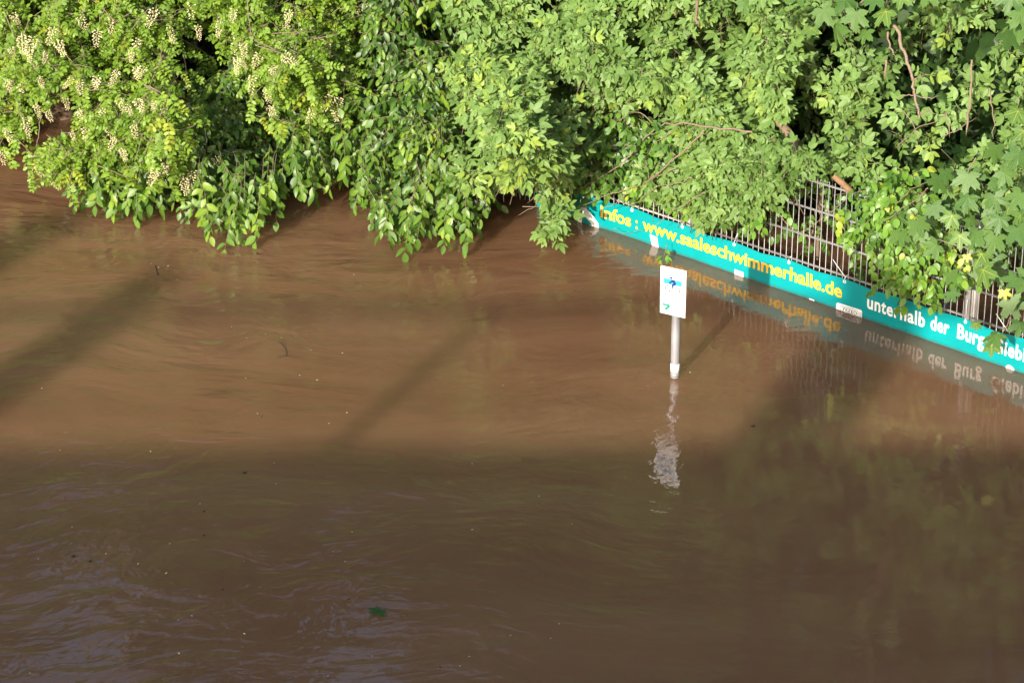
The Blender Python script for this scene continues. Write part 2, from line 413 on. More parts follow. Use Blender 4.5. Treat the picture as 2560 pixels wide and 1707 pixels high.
set_text(':', -0.815, -0.795, 0.086, 0.098, 0.03, M['yellow'])
set_text('www.saaleschwimmerhalle.de', -0.745, 1.125, 0.092, 0.100, 0.021, M['yellow'])
set_text('unterhalb', 1.340, 1.822, 0.084, 0.100, 0.026, M['white'], 1.08)
set_text('der', 1.868, 2.015, 0.088, 0.101, 0.026, M['white'], 1.08)
set_text('Burg', 2.082, 2.300, 0.089, 0.103, 0.026, M['white'], 1.08)
set_text('Giebichenstein', 2.370, 3.075, 0.084, 0.101, 0.026, M['white'], 1.08)
def print_patch(poly, mat, lift=0.003, name='print_patch'):
    V = [bpt(s, z, lift) for s, z in poly]
    return link(name, py_mesh(name, V, [tuple(range(len(V)))]), mat, cloth)
print_patch([(-0.672, 0.078), (-0.597, 0.074), (-0.565, -0.05), (-0.625, -0.05)], M['white'])
print_patch([(0.160, 0.037), (0.243, 0.034), (0.243, -0.05), (0.160, -0.05)], M['white'])
print_patch([(2.47, -0.03), (2.478, 0.012), (2.495, 0.026), (2.52, 0.024), (2.54, 0.01), (2.55, -0.03)], M['white'])
print_patch([(0.82, -0.03), (0.84, 0.008), (0.88, 0.008), (0.90, -0.03)], M['white'])
# white logo box, half drowned
bx = print_patch([(1.078, 0.034), (1.084, 0.045), (1.092, 0.049), (1.29, 0.053), (1.300, 0.046), (1.304, -0.06), (1.078, -0.06)], M['white'])
def stroke(pts, w, mat, lift=0.005, parent=None, fn=bpt, name='print_mark'):
    V = []; F = []
    for i in range(len(pts)):
        a = Vector((*pts[max(i - 1, 0)], 0)); b = Vector((*pts[min(i + 1, len(pts) - 1)], 0)); t = (b - a).normalized()
        nx, ny = -t.y, t.x
        V.append(fn(pts[i][0] + nx * w / 2, pts[i][1] + ny * w / 2, lift)); V.append(fn(pts[i][0] - nx * w / 2, pts[i][1] - ny * w / 2, lift))
    for i in range(len(pts) - 1): F.append((2 * i, 2 * i + 1, 2 * i + 3, 2 * i + 2))
    return link(name, py_mesh(name, V, F), mat, parent or cloth)
stroke([(1.118, -0.04), (1.118, 0.036), (1.262, 0.040), (1.262, -0.04)], 0.004, M['greyprint'])
for q in ([(1.135, 0.027), (1.152, 0.029), (1.138, 0.004)], [(1.160, 0.026), (1.176, 0.027), (1.160, 0.010), (1.178, 0.008)],
          [(1.186, 0.027), (1.202, 0.028), (1.184, 0.006), (1.204, 0.006)], [(1.212, 0.028), (1.212, 0.004)], [(1.224, 0.028), (1.210, 0.016), (1.226, 0.004)]):
    stroke(q, 0.006, M['black'])
stroke([(1.243 + 0.012 * math.cos(t * 0.7), 0.017 + 0.012 * math.sin(t * 0.7)) for t in range(10)], 0.005, M['black'])
for s in (1.275, 1.285, 1.293): stroke([(s, 0.035), (s, -0.04)], 0.0025, M['greyprint'])
# white arched mark at the banner's left end
arch_o = [(-1.392, -0.05), (-1.392, 0.03), (-1.386, 0.085), (-1.355, 0.118), (-1.315, 0.124), (-1.275, 0.105), (-1.225, 0.070), (-1.180, 0.030), (-1.172, -0.05)]
arch_i = [(-1.342, -0.05), (-1.340, 0.02), (-1.337, 0.045), (-1.325, 0.055), (-1.310, 0.054), (-1.292, 0.046), (-1.262, 0.028), (-1.242, 0.012), (-1.235, -0.05)]
V = [bpt(s, z, 0.004) for s, z in arch_o] + [bpt(s, z, 0.004) for s, z in arch_i]; k = len(arch_o)
link('print_patch', py_mesh('print_patch', V, [(i, i + 1, k + i + 1, k + i) for i in range(k - 1)]), M['white'], cloth)
# eyelets and cable ties
def ring_mesh(name, r, tr, n=14, sides=5):
    V = []; F = []
    for i in range(n):
        a = 2 * math.pi * i / n
        for k in range(sides):
            b = 2 * math.pi * k / sides; rr = r + tr * math.cos(b)
            V.append(FD * (rr * math.cos(a)) + Vector((0, 0, rr * math.sin(a))) + FN * (tr * math.sin(b)))
    for i in range(n):
        for k in range(sides):
            a = i * sides; b = ((i + 1) % n) * sides; k2 = (k + 1) % sides
            F.append((a + k, a + k2, b + k2, b + k))
    return py_mesh(name, V, F, True)
eye_me = ring_mesh('eyelet', 0.0095, 0.0035)
for s in EYE[1:]:
    o = link('eyelet', eye_me, M['white'], ban); o.location = bpt(s, banner_top(s) - 0.018, 0.002)
    a = bpt(s, banner_top(s) - 0.014, 0.006); b = FD * (s + 0.004) + FN * 0.016 + Vector((0, 0, ZA + 0.012)) + (F0 - BB) ; c = b - FN * 0.030
    V, F = tube([a, a.lerp(b, 0.5) + FN * 0.006, b, c], [0.0028] * 4, 5)
    link('cable_tie', np_mesh('cable_tie', [tuple(v) for v in V], F), M['white'], ban)
for s, dx, dz in ((1.142, -0.095, 0.115), (0.148, 0.05, 0.075), (2.47, -0.085, 0.11), (2.14, 0.02, 0.14)):
    a = FD * s + FN * 0.018 + Vector((0, 0, ZA - 0.002)) + (F0 - BB)
    V, F = tube([a, a + FD * dx * 0.5 + FN * 0.02 + Vector((0, 0, dz * 0.55)), a + FD * dx + FN * 0.03 + Vector((0, 0, dz))], [0.003, 0.0026, 0.0018], 5)
    link('tie_tail', np_mesh('tie_tail', [tuple(v) for v in V], F), M['white'], ban)

# ------------------------------------------------------------------ cycle route sign
PB = on_z(1687, 941.5)
sign = empty('cycle_route_sign', (PB.x, PB.y, -1.3)); SB = Vector((PB.x, PB.y, -1.3))
tag(sign, 'small white cycle route sign on a grey pole standing in the brown water', 'sign')
def lathe(prof, n=20):
    V = []; F = []
    for r, z in prof:
        for k in range(n): V.append((r * math.cos(2 * math.pi * k / n), r * math.sin(2 * math.pi * k / n), z))
    for i in range(len(prof) - 1):
        for k in range(n):
            a = i * n; k2 = (k + 1) % n; F.append((a + k, a + k2, a + n + k2, a + n + k))
    F.append(tuple(range(n))[::-1]); F.append(tuple((len(prof) - 1) * n + k for k in range(n)))
    return V, F
V, F = lathe([(0.0285, 0), (0.0285, 2.02), (0.0255, 2.028)]); pole = link('pole', py_mesh('pole', V, F, True), M['pole'], sign)
V, F = lathe([(0.0293, 1.338), (0.0293, 1.395)]); link('white_band', py_mesh('white_band', V, F, True), M['white'], pole)
V, F = lathe([(0.0298, 1.308), (0.0298, 1.326)]); link('collar', py_mesh('collar', V, F, True), M['galv'], pole)
SY = math.radians(33.5); SX = Vector((math.cos(SY), -math.sin(SY), 0)); SN = Vector((-math.sin(SY), -math.cos(SY), 0))
SW, SH, SZT = 0.183, 0.318, 0.752
SC = Vector((-0.006, 0, 0)) + SN * 0.034
def spt(a, b, lift=0.0):
    """a 0..1 across, b 0..1 down the sign face"""
    return SC + SX * ((a - 0.5) * SW) + SN * (0.0015 + lift) + Vector((0, 0, SZT - b * SH + 1.3))
V, F = obox(SC + Vector((0, 0, SZT - SH / 2 + 1.3)), SX * SW / 2, SN * 0.0015, Vector((0, 0, SH / 2)))
panel = link('panel', py_mesh('panel', V, F), M['signwhite'], sign)
for b in (0.25, 0.75):
    V, F = lathe([(0.031, 0), (0.031, 0.022)]); o = link('clamp', py_mesh('clamp', V, F, True), M['galv'], sign); o.location = (0, 0, SZT - b * SH + 1.29)
    V, F = obox(SN * 0.031 + Vector((0, 0, SZT - b * SH + 1.30)), SX * 0.014, SN * 0.0025, Vector((0, 0, 0.009)))
    link('bracket', py_mesh('bracket', V, F), M['galv'], sign)
AS = SH / SW
def sfn(a, b, lift): return spt(a, b / AS, lift)            # square units: both in sign widths
def sstroke(pts, w, mat, lift=0.002, name='print_mark'): return stroke([(a, b * AS) for a, b in pts], w, mat, lift, panel, sfn, name)
def spoly(pts, mat, lift=0.001, name='print_mark'):
    return link(name, py_mesh(name, [spt(a, b, lift) for a, b in pts], [tuple(range(len(pts)))]), mat, panel)
spoly([(0.13, 0.243), (0.84, 0.243), (0.84, 0.355), (0.13, 0.355)], M['blue'])
cy = 0.45 * AS
for ax in (0.30, 0.67):
    pts = [(ax + 0.098 * math.cos(t * math.pi / 12), 0.452 + 0.098 / AS * math.sin(t * math.pi / 12)) for t in range(25)]
    sstroke(pts, 0.036, M['black'])
spoly([(0.415 + 0.044 * math.cos(t * math.pi / 6), 0.208 + 0.044 / AS * 1.2 * math.sin(t * math.pi / 6)) for t in range(12)], M['navy'], 0.0022)
sstroke([(0.425, 0.225), (0.435, 0.245)], 0.03, M['navy'], 0.0024)
sstroke([(0.355, 0.335), (0.43, 0.290), (0.485, 0.262)], 0.062, M['navy'], 0.0026)
sstroke([(0.470, 0.255), (0.535, 0.285), (0.585, 0.330)], 0.105, M['navy'], 0.0028)
sstroke([(0.585, 0.322), (0.52, 0.352), (0.465, 0.372)], 0.080, M['navy'], 0.0030)
sstroke([(0.465, 0.365), (0.485, 0.41), (0.515, 0.452)], 0.048, M['navy'], 0.0032)
sstroke([(0.10, 0.802), (0.385, 0.806)], 0.070, M['green'])
sstroke([(0.385, 0.806), (0.22, 0.905)], 0.080, M['green'], 0.0024)
sstroke([(0.24, 0.70), (0.385, 0.806)], 0.030, M['greyprint'], 0.0022)
sstroke([(0.04, 0.968), (0.95, 0.966)], 0.008, M['greyprint'])
sstroke([(0.58, 0.81), (0.64, 0.795), (0.67, 0.83), (0.73, 0.80), (0.74, 0.85), (0.80, 0.86)], 0.016, M['greyprint'])
tm = text_mesh('SAALE', 0.005, 1.5)
xs = [v.co.x for v in tm.vertices]; x0, x1 = min(xs), max(xs)
for v in tm.vertices: v.co = spt(0.20 + (v.co.x - x0) / (x1 - x0) * 0.62, 0.165 - v.co.y * 0.075, 0.002)
link('lettering', tm, M['greyprint'], panel)

# ------------------------------------------------------------------ leaf shapes (length 1 along +y, upper side +z)
def leaf_ovate(width, fold, curl, belly=0.42, twist=0.0):
    st = [0.14, 0.34, 0.58, 0.82]; V = [(0, 0, 0)]; F = []
    for t in st:
        w = width / 2 * math.sin(math.pi * t ** (math.log(0.5) / math.log(belly))) ** 0.85
        z = -curl * t * t
        for x in (-w, 0, w): V.append((x, t, z + fold * abs(x) + twist * x * t))
    V.append((0, 1, -curl))
    F += [(0, 2, 1), (0, 3, 2)]
    for i in range(3):
        a = 1 + 3 * i; b = a + 3
        for k in (0, 1): F += [(a + k, a + k + 1, b + k + 1), (a + k, b + k + 1, b + k)]
    a = 10; F += [(a, a + 1, 13), (a + 1, a + 2, 13)]
    return np.array(V, float), np.array(F)
def ribbed(s, rib=0.14): return s[0], s[1], np.where(np.abs(s[0][:, 0]) < 1e-6, rib, -0.03)
def place(V, pos, ang, size, tilt=0.0, roll=0.0):
    """leaflet: turn by ang about z (0 = along +y), droop by tilt, scale, move"""
    W = V * size
    cr, sr = math.cos(roll), math.sin(roll); W = np.stack([W[:, 0] * cr + W[:, 2] * sr, W[:, 1], -W[:, 0] * sr + W[:, 2] * cr], 1)
    ct, st = math.cos(tilt), math.sin(tilt); W = np.stack([W[:, 0], W[:, 1] * ct + W[:, 2] * st, -W[:, 1] * st + W[:, 2] * ct], 1)
    c, s = math.cos(ang), math.sin(ang)
    W = np.stack([W[:, 0] * c + W[:, 1] * s, -W[:, 0] * s + W[:, 1] * c, W[:, 2]], 1)
    return W + np.array(pos)
HEX = (np.array([(0, 0, 0), (-0.26, 0.28, 0.03), (-0.24, 0.72, 0.02), (0, 1, -0.05), (0.24, 0.72, 0.02), (0.26, 0.28, 0.03)]),
       np.array([(0, 5, 1), (1, 5, 4), (1, 4, 2), (2, 4, 3)]))
def join(parts):
    V = []; F = []; n = 0
    for v, f in parts: V.append(v); F.append(f + n); n += len(v)
    return np.concatenate(V), np.concatenate(F)
def stalk(y1, curl, w=0.012):
    V = []; F = []
    for i in range(4):
        t = y1 * i / 3; z = -curl * t * t - 0.004
        V += [(-w, t, z), (w, t, z)]
    for i in range(3): F += [(2 * i, 2 * i + 1, 2 * i + 3), (2 * i, 2 * i + 3, 2 * i + 2)]
    return np.array(V, float), np.array(F)
def leaf_pinnate(pairs, curl, rng):
    parts = [stalk(0.9, curl, 0.007)]
    for i in range(pairs):
        t = 0.14 + 0.72 * i / (pairs - 1)
        for sd in (-1, 1):
            parts.append((place(HEX[0], (0, t, -curl * t * t), sd * (1.15 + rng.uniform(-.2, .2)), 0.255 * rng.uniform(.8, 1.12), 0.25 + rng.uniform(-.4, .45), rng.uniform(-.6, .6)), HEX[1]))
    parts.append((place(HEX[0], (0, 0.88, -curl * 0.77), rng.uniform(-.2, .2), 0.21, curl), HEX[1]))
    return join(parts)
def leaf_five(curl, rng, n=5):
    parts = [stalk(0.55, curl, 0.009)]
    lo = leaf_ovate(0.46, 0.16, 0.14, 0.42)
    spots = [(0.54, 0, 0.50)] + [(0.50, s * 0.85, 0.44) for s in (-1, 1)] + ([(0.24, s * 1.10, 0.38) for s in (-1, 1)] if n == 5 else [])
    for y, a, L in spots:
        parts.append((place(lo[0], (0, y, -curl * y * y), a + rng.uniform(-.18, .18), L * rng.uniform(.88, 1.12), 0.18 + rng.uniform(-.3, .3), rng.uniform(-.35, .35)), lo[1]))
    return join(parts)
def leaf_maple(curl, rng):
    half = [(0, 1.0), (6, .83), (13, .84), (15, .68), (24, .50), (32, .62), (38, .80), (45, .78), (52, .97), (58, .78), (66, .74), (70, .58), (82, .42),
            (92, .54), (100, .56), (108, .70), (118, .52), (130, .44), (150, .30), (170, .10)]
    pts = [(a, r) for a, r in half] + [(-a, r) for a, r in reversed(half[1:])]
    V = [(0, 0, 0)]; ring = []
    for a, r in pts:
        r *= rng.uniform(.95, 1.05); t = math.radians(a)
        x, y = r * math.sin(t), r * math.cos(t)
        lobe = max(math.cos((a - l) * math.pi / 52) if abs(a - l) < 26 else 0 for l in (0, 52, -52, 108, -108))
        V.append((x, y, -curl * r * r + 0.07 * lobe * r - 0.05 * abs(x)))
    n = len(pts); F = [(0, 1 + (i + 1) % n, 1 + i) for i in range(n)]
    st = np.array([(-0.012, 0, 0), (0.012, 0, 0), (0.010, -0.55, 0.10), (-0.010, -0.55, 0.10)]), np.array([(0, 1, 2), (0, 2, 3)])
    parts = [(np.array(V, float), np.array(F)), st]; nb = sum(len(q[0]) for q in parts)
    V0 = np.array(V)
    for a, r in ((0, .94), (52, .88), (-52, .88), (108, .60), (-108, .60)):              # main veins, slightly raised
        k = int(np.argmin([abs(p[0] - a) for p in pts])) + 1; tip = V0[k] * r; sd = np.array([math.cos(math.radians(a)), -math.sin(math.radians(a)), 0]) * 0.016
        up = np.array([0, 0, 0.012]); md = tip * 0.5 + np.array([0, 0, 0.03])
        parts.append((np.array([-sd + up, sd + up, md + sd * .8, md - sd * .8, tip + up]), np.array([(0, 1, 2), (0, 2, 3), (3, 2, 4)])))
    V, F = join(parts)
    return V, F, np.where(np.arange(len(V)) >= nb, 0.20, 0.0)
rng = random.Random(3)
SHAPES = {
    'locust': [leaf_pinnate(6, c, rng) for c in (0.10, 0.28, 0.45)] + [leaf_pinnate(5, 0.3, rng)],
    'oval': [ribbed(x) for x in (leaf_ovate(0.56, 0.22, 0.16, 0.45), leaf_ovate(0.50, 0.30, 0.30, 0.45, 0.2), leaf_ovate(0.60, 0.12, 0.08, 0.47, -0.2), leaf_ovate(0.52, 0.18, -0.06, 0.42), leaf_ovate(0.48, 0.42, 0.45, 0.45, 0.4))],
    'elder': [leaf_five(0.25, rng), leaf_five(0.4, rng), leaf_five(0.12, rng), leaf_five(0.3, rng, 3)],
    'maple': [leaf_maple(0.16, rng), leaf_maple(0.30, rng), leaf_maple(0.05, rng), leaf_maple(0.42, rng)],
    'vine': [leaf_ovate(0.66, 0.2, 0.16, 0.40), leaf_ovate(0.60, 0.28, 0.28, 0.38, 0.2), leaf_ovate(0.7, 0.1, 0.05, 0.42)],
    'shade': [leaf_ovate(0.5, 0.2, 0.16, 0.44), leaf_five(0.3, rng)],
}
def make_raceme(rg):
    """hanging bunch of pea flowers, 1 long, downwards"""
    parts = []; n = 46
    st = np.array([(-.01, 0, 0), (.01, 0, 0), (.008, 0, -1), (-.008, 0, -1)]); parts.append((st, np.array([(0, 1, 2), (0, 2, 3)])))
    for i in range(n):
        t = 0.10 + 0.88 * i / n; a = i * 2.4 + rg.uniform(-.3, .3); r = (0.15 * (1 - 0.72 * t) + 0.045) * rg.uniform(0.7, 1.2)
        cx, cy, cz = r * math.cos(a), r * math.sin(a), -t
        d = Vector((math.cos(a), math.sin(a), -0.35)).normalized(); e = Vector((-math.sin(a), math.cos(a), 0.0)); f = d.cross(e)
        s = 0.060 * (1.05 - 0.4 * t) * rg.uniform(.7, 1.25); c = Vector((cx, cy, cz))
        q = [c - d * s * .8, c + e * s * .7 + f * s * .3, c + d * s * 1.5, c - e * s * .7 + f * s * .3, c + f * s * .8 + d * s * .6, c - f * s * .5]
        parts.append((np.array([tuple(v) for v in q]), np.array([(0, 1, 4), (1, 2, 4), (2, 3, 4), (3, 0, 4), (1, 0, 5), (2, 1, 5), (3, 2, 5), (0, 3, 5)])))
    return join(parts)

# ------------------------------------------------------------------ plants
class Plant:
    """gathers leaves (position, axis, normal, size, shape, tone) and twigs, then builds trunk / branch / leaf / foliage"""
    def __init__(s, name, label, cat, species, base, group=None):
        s.species = species; s.base = Vector(base); s.name = name
        s.root = empty(name, base); tag(s.root, label, cat, group)
        s.L = []; s.tw = Bag(); s.ntw = 0
    def leaf(s, p, ax, nr, size, tone, shape=None):
        s.L.append((tuple(p), tuple(ax), tuple(nr), size, random.randrange(len(SHAPES[s.species])) if shape is None else shape, tone))
    def twig(s, pts, r0, r1):
        m = len(pts); V, F = tube(pts, [r0 + (r1 - r0) * i / (m - 1) for i in range(m)], 4)
        s.tw.add([v - s.base for v in V], F); s.ntw += 1
    def branch(s, pts, r0, r1, mat='bark', name='branch', sides=7, jit=0.0, n=5):
        if mat == 'twig': r0 *= 0.72; r1 *= 0.62
        me = branch_mesh(name, [Vector(p) - s.base for p in pts], r0, r1, n, sides, jit)
        return link(name, me, M[mat], s.root)
    def build(s, mat, nshow=300, cell=13):
        A = np.array([l[0] for l in s.L]); X = np.array([l[1] for l in s.L]); Nn = np.array([l[2] for l in s.L])
        S = np.array([l[3] for l in s.L]); K = np.array([l[4] for l in s.L]); T = np.array([l[5] for l in s.L])
        X /= np.linalg.norm(X, axis=1, keepdims=True)
        Nn = Nn - X * (Nn * X).sum(1, keepdims=True); Nn /= np.linalg.norm(Nn, axis=1, keepdims=True) + 1e-9
        R = np.cross(X, Nn)
        B = np.stack([R, X, Nn], 1)                                    # rows: side, axis, normal
        mid = A + X * (S * 0.5)[:, None]
        u, v, w = project(mid)
        inside = (u > 0) & (u < 2560) & (v > 0) & (v < 1100)
        front = {}
        for i in np.argsort(-w):
            if inside[i]: front[(int(u[i] // cell), int(v[i] // cell))] = i
        cand = list(front.values()); random.shuffle(cand); cand.sort(key=lambda i: -round(S[i] * abs(Nn[i] @ FWD) / 0.02))
        show = set(cand[:nshow])
        NB = 5; cache = {}
        shapes = SHAPES[s.species]
        for i in show:
            tb = int(min(NB - 1, max(0, T[i] * NB))); key = (K[i], tb)
            if key not in cache:
                V, F = shapes[K[i]][:2]; dt = shapes[K[i]][2] if len(shapes[K[i]]) > 2 else 0
                cache[key] = np_mesh('leaf', V, F, True, np.clip(np.full(len(V), (tb + .5) / NB) + dt, 0, 1)); cache[key].materials.append(M[mat])
            o = bpy.data.objects.new('leaf', cache[key]); COL.objects.link(o); o.parent = s.root
            p = A[i] - np.array(s.base); b = B[i] * S[i]
            o.matrix_basis = Matrix(((b[0][0], b[1][0], b[2][0], p[0]), (b[0][1], b[1][1], b[2][1], p[1]), (b[0][2], b[1][2], b[2][2], p[2]), (0, 0, 0, 1)))
        rest = np.array([i for i in range(len(S)) if i not in show], int)
        VV = []; FF = []; TT = []; n = 0
        for k, sh in enumerate(shapes):
            V, F = sh[:2]; dt = sh[2] if len(sh) > 2 else np.zeros(len(V))
            idx = rest[K[rest] == k] if len(rest) else rest
            if not len(idx): continue
            W = np.einsum('vi,nij->nvj', V, B[idx]) * S[idx][:, None, None] + (A[idx] - np.array(s.base))[:, None, :]
            VV.append(W.reshape(-1, 3)); m = len(V)
            FF.append((F[None] + (np.arange(len(idx)) * m)[:, None, None]).reshape(-1, 3) + n); TT.append(np.clip((T[idx][:, None] + dt[None]).ravel(), 0, 1)); n += len(idx) * m
        if n:
            o = link('foliage', np_mesh('foliage', np.concatenate(VV), np.concatenate(FF), True, np.concatenate(TT)), M[mat], s.root); o['kind'] = 'stuff'
        if s.ntw:
            o = link('twigs', s.tw.mesh('twigs'), M['twig'], s.root); o['kind'] = 'stuff'
        return s

def inpoly(u, v, poly):
    c = False; n = len(poly); j = n - 1
    for i in range(n):
        xi, yi = poly[i]; xj, yj = poly[j]
        if (yi > v) != (yj > v) and u < (xj - xi) * (v - yi) / (yj - yi) + xi: c = not c
        j = i
    return c
def crown_point(u, v, yf, k):
    """point of a crown face that leans back by k metres per metre of height from its fringe line yf over the water"""
    r = ray(u, v); t0 = -r[2] / r[1]
    y = (yf + k * CAMH) / (1 + k * t0)
    return at_y(u, v, y)
def bulge(u, v, cu, cv, ru, rv, d): return d * math.exp(-((u - cu) / ru) ** 2 - ((v - cv) / rv) ** 2)
def samples(poly, n, yf, k, rough=0.30, depth=0.30, holes=(), clump=0.35, cs=2.2, seed=0.0):
    us = [p[0] for p in poly]; vs = [p[1] for p in poly]; out = []; tries = 0
    while len(out) < n and tries < n * 30:
        tries += 1
        u = random.uniform(min(us), max(us)); v = random.uniform(min(vs), max(vs))
        if not inpoly(u, v, poly): continue
        keep = 1.0
        for hp, dens in holes:
            if inpoly(u, v, hp): keep *= dens
        if random.random() > keep: continue
        y0 = yf(u, v) if callable(yf) else yf
        P = crown_point(u, v, y0, k)
        q = Vector((P.x * cs, P.z * cs * 1.2, seed))
        cl = noise.noise(q) + 0.5 * noise.noise(q * 2.3)
        dd = random.expovariate(1 / depth)
        fineg = noise.noise(Vector((P.x * cs * 3.1, P.z * cs * 3.1, seed + 5.5)))
        if cl + 0.45 * fineg < -clump + random.gauss(0, 0.06):
            if random.random() < 0.62: continue
            dd += random.uniform(0.35, 0.9)
        P = crown_point(u, v, y0 - rough * cl + min(dd, 1.5), k)
        if P.z < 0.10: continue
        out.append((P, cl, dd))
    return out
def rnd(s=1.0): return Vector((random.gauss(0, s), random.gauss(0, s), random.gauss(0, s)))
TOSUN = -SUND
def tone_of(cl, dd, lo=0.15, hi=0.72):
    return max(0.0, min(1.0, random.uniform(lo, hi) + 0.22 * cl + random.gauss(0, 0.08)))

def spray_rosette(P, pl, size, tone, m=5):
    """leaves of a shoot tip spread like the spokes of a parasol, their faces to the light"""
    O = (TOSUN * 0.8 + Vector((0, 0, 0.65)) + rnd(0.42)).normalized()
    a = O.cross(Vector((random.gauss(0, 1), random.gauss(0, 1), random.gauss(0, 1)))).normalized(); b = O.cross(a)
    st = P - O * random.uniform(0.12, 0.30) + Vector((0, 0.06, -0.04)) + rnd(0.03)
    pl.twig([st, st.lerp(P, 0.5) + rnd(0.008), P], 0.0035, 0.002)
    ph = random.uniform(0, 6.28)
    for i in range(m):
        an = ph + 6.283 * i / m + random.gauss(0, 0.25)
        d = (a * math.cos(an) + b * math.sin(an)) * 0.95 + O * random.uniform(-0.05, 0.45) + Vector((0, 0, -0.28))
        nr = O + rnd(0.22) - (a * math.cos(an) + b * math.sin(an)) * 0.1
        base = P - O * random.uniform(0, 0.07)
        pl.leaf(base, d, nr, size * random.uniform(0.75, 1.2), max(0, min(1, tone + random.gauss(0, 0.10))))
def spray_hang(P, pl, size, tone, m=8, length=0.30, D=None):
    """drooping shoot with leaves left and right, their tips pointing down"""
    D = (D or Vector((random.gauss(0, 0.6), -0.45 + random.gauss(0, 0.35), -0.25 + random.gauss(0, 0.45)))).normalized()
    pts = []; p = Vector(P); d = D.copy()
    for i in range(5):
        pts.append(p.copy()); p = p + d * (length / 4); d = (d + Vector((0, 0, -0.16)) + rnd(0.05)).normalized()
    pl.twig(pts, 0.0024, 0.0010)
    side = D.cross(Vector((0, -0.6, 0.8))).normalized()
    for i in range(m):
        t = (i + 0.6) / m * 4; k = min(3, int(t)); q = pts[k].lerp(pts[k + 1], t - k)
        sd = 1 if i % 2 else -1
        ax = d * 0.45 + side * sd * random.uniform(0.25, 0.9) + Vector((0, -0.1, -0.42)) + rnd(0.30)
        if i == m - 1: ax = d + rnd(0.1)
        nr = Vector((-0.25, -0.72, 0.62)) + rnd(0.42) + side * sd * 0.2
        pl.leaf(q, ax, nr, size * random.uniform(0.72, 1.18), max(0, min(1, tone + random.gauss(0, 0.12))))
    return pts
def spray_locust(P, pl, size, tone, m=5):
    D = Vector((random.gauss(0, 0.6), -0.5 + random.gauss(0, 0.3), -0.12 + random.gauss(0, 0.25))).normalized()
    pts = []; p = Vector(P) - D * 0.18; d = D.copy()
    for i in range(4):
        pts.append(p.copy()); p = p + d * 0.11; d = (d + Vector((0, 0, -0.12)) + rnd(0.06)).normalized()
    pl.twig(pts, 0.004, 0.002)
    side = D.cross(Vector((0, 0, 1))).normalized()
    for i in range(m):
        t = (i + 0.5) / m * 3; k = min(2, int(t)); q = pts[k].lerp(pts[k + 1], t - k); sd = 1 if i % 2 else -1
        ax = d * 0.45 + side * sd * random.uniform(0.4, 1.2) + Vector((0, -0.15, -0.30)) + rnd(0.35)
        nr = TOSUN * 0.8 + Vector((0, 0, 0.7)) + rnd(0.42)
        pl.leaf(q, ax, nr, size * random.uniform(0.7, 1.15), max(0, min(1, tone + random.gauss(0, 0.1))))
def upper_crown(pl, center, rad, n, size, tone=(0.2, 0.6)):
    """the part of a crown above the picture: leaf clumps through an uneven ellipsoid"""
    cl = [Vector(center) + Vector((random.gauss(0, .5) * rad[0], random.gauss(0, .5) * rad[1], random.gauss(0, .5) * rad[2])) for _ in range(max(10, n // 45))]
    for i in range(n):
        c = random.choice(cl); p = c + rnd(0.28)
        pl.leaf(p, Vector((random.gauss(0, 1), random.gauss(0, 1), -0.6 + random.gauss(0, .5))), TOSUN + Vector((0, 0, .8)) + rnd(0.5), size * random.uniform(.8, 1.3), random.uniform(*tone))

# --- white-flowering locust on the left
loc = Plant('locust_tree', 'locust tree with feathery yellow-green leaves and hanging white blossom over the water', 'tree', 'locust', (-3.9, 19.6, -1.3))
LY = lambda u, v=0: -bulge(u, v, 380, 310, 120, 150, 0.75) - bulge(u, v, 720, 180, 130, 130, 0.45) - bulge(u, v, 120, 130, 120, 110, 0.4) + float(np.interp(u, [-300, 0, 130, 260, 380, 470, 540, 700, 900], [17.9, 17.6, 17.0, 16.8, 16.75, 16.75, 16.8, 16.8, 17.0]))
polyL = [(-350, -350), (930, -350), (900, 40), (870, 230), (800, 275), (700, 285), (650, 220), (600, 150), (540, 120), (500, 200), (475, 350), (400, 385), (300, 405),
         (150, 410), (95, 380), (200, 330), (205, 255), (120, 215), (70, 270), (30, 330), (-60, 350), (-350, 360)]
holeL = [([(380, 90), (480, 60), (620, 110), (560, 330), (490, 330), (430, 200)], 0.12), ([(120, 160), (250, 180), (230, 250), (130, 240)], 0.45)]
for P, cl, dd in samples(polyL, 1700, LY, 0.36, 0.44, 0.20, holeL, 0.22, 2.3, 1.0):
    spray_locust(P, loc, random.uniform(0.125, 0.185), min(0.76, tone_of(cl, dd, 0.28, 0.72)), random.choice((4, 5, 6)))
for u, v in ((60, 395), (130, 470), (15, 365), (330, 450), (440, 455), (230, 330), (840, 290), (690, 330), (655, 250), (780, 300), (410, 465), (95, 440), (180, 460), (300, 470)):
    P = crown_point(u, v - 35, LY(u, v) - 0.12, 0.36)
    spray_locust(P, loc, 0.19, random.uniform(.5, .85), 5)
racemes = [make_raceme(random.Random(i)) for i in range(5)]
rac_me = [np_mesh('flower_cluster', V, F, False) for V, F in racemes]
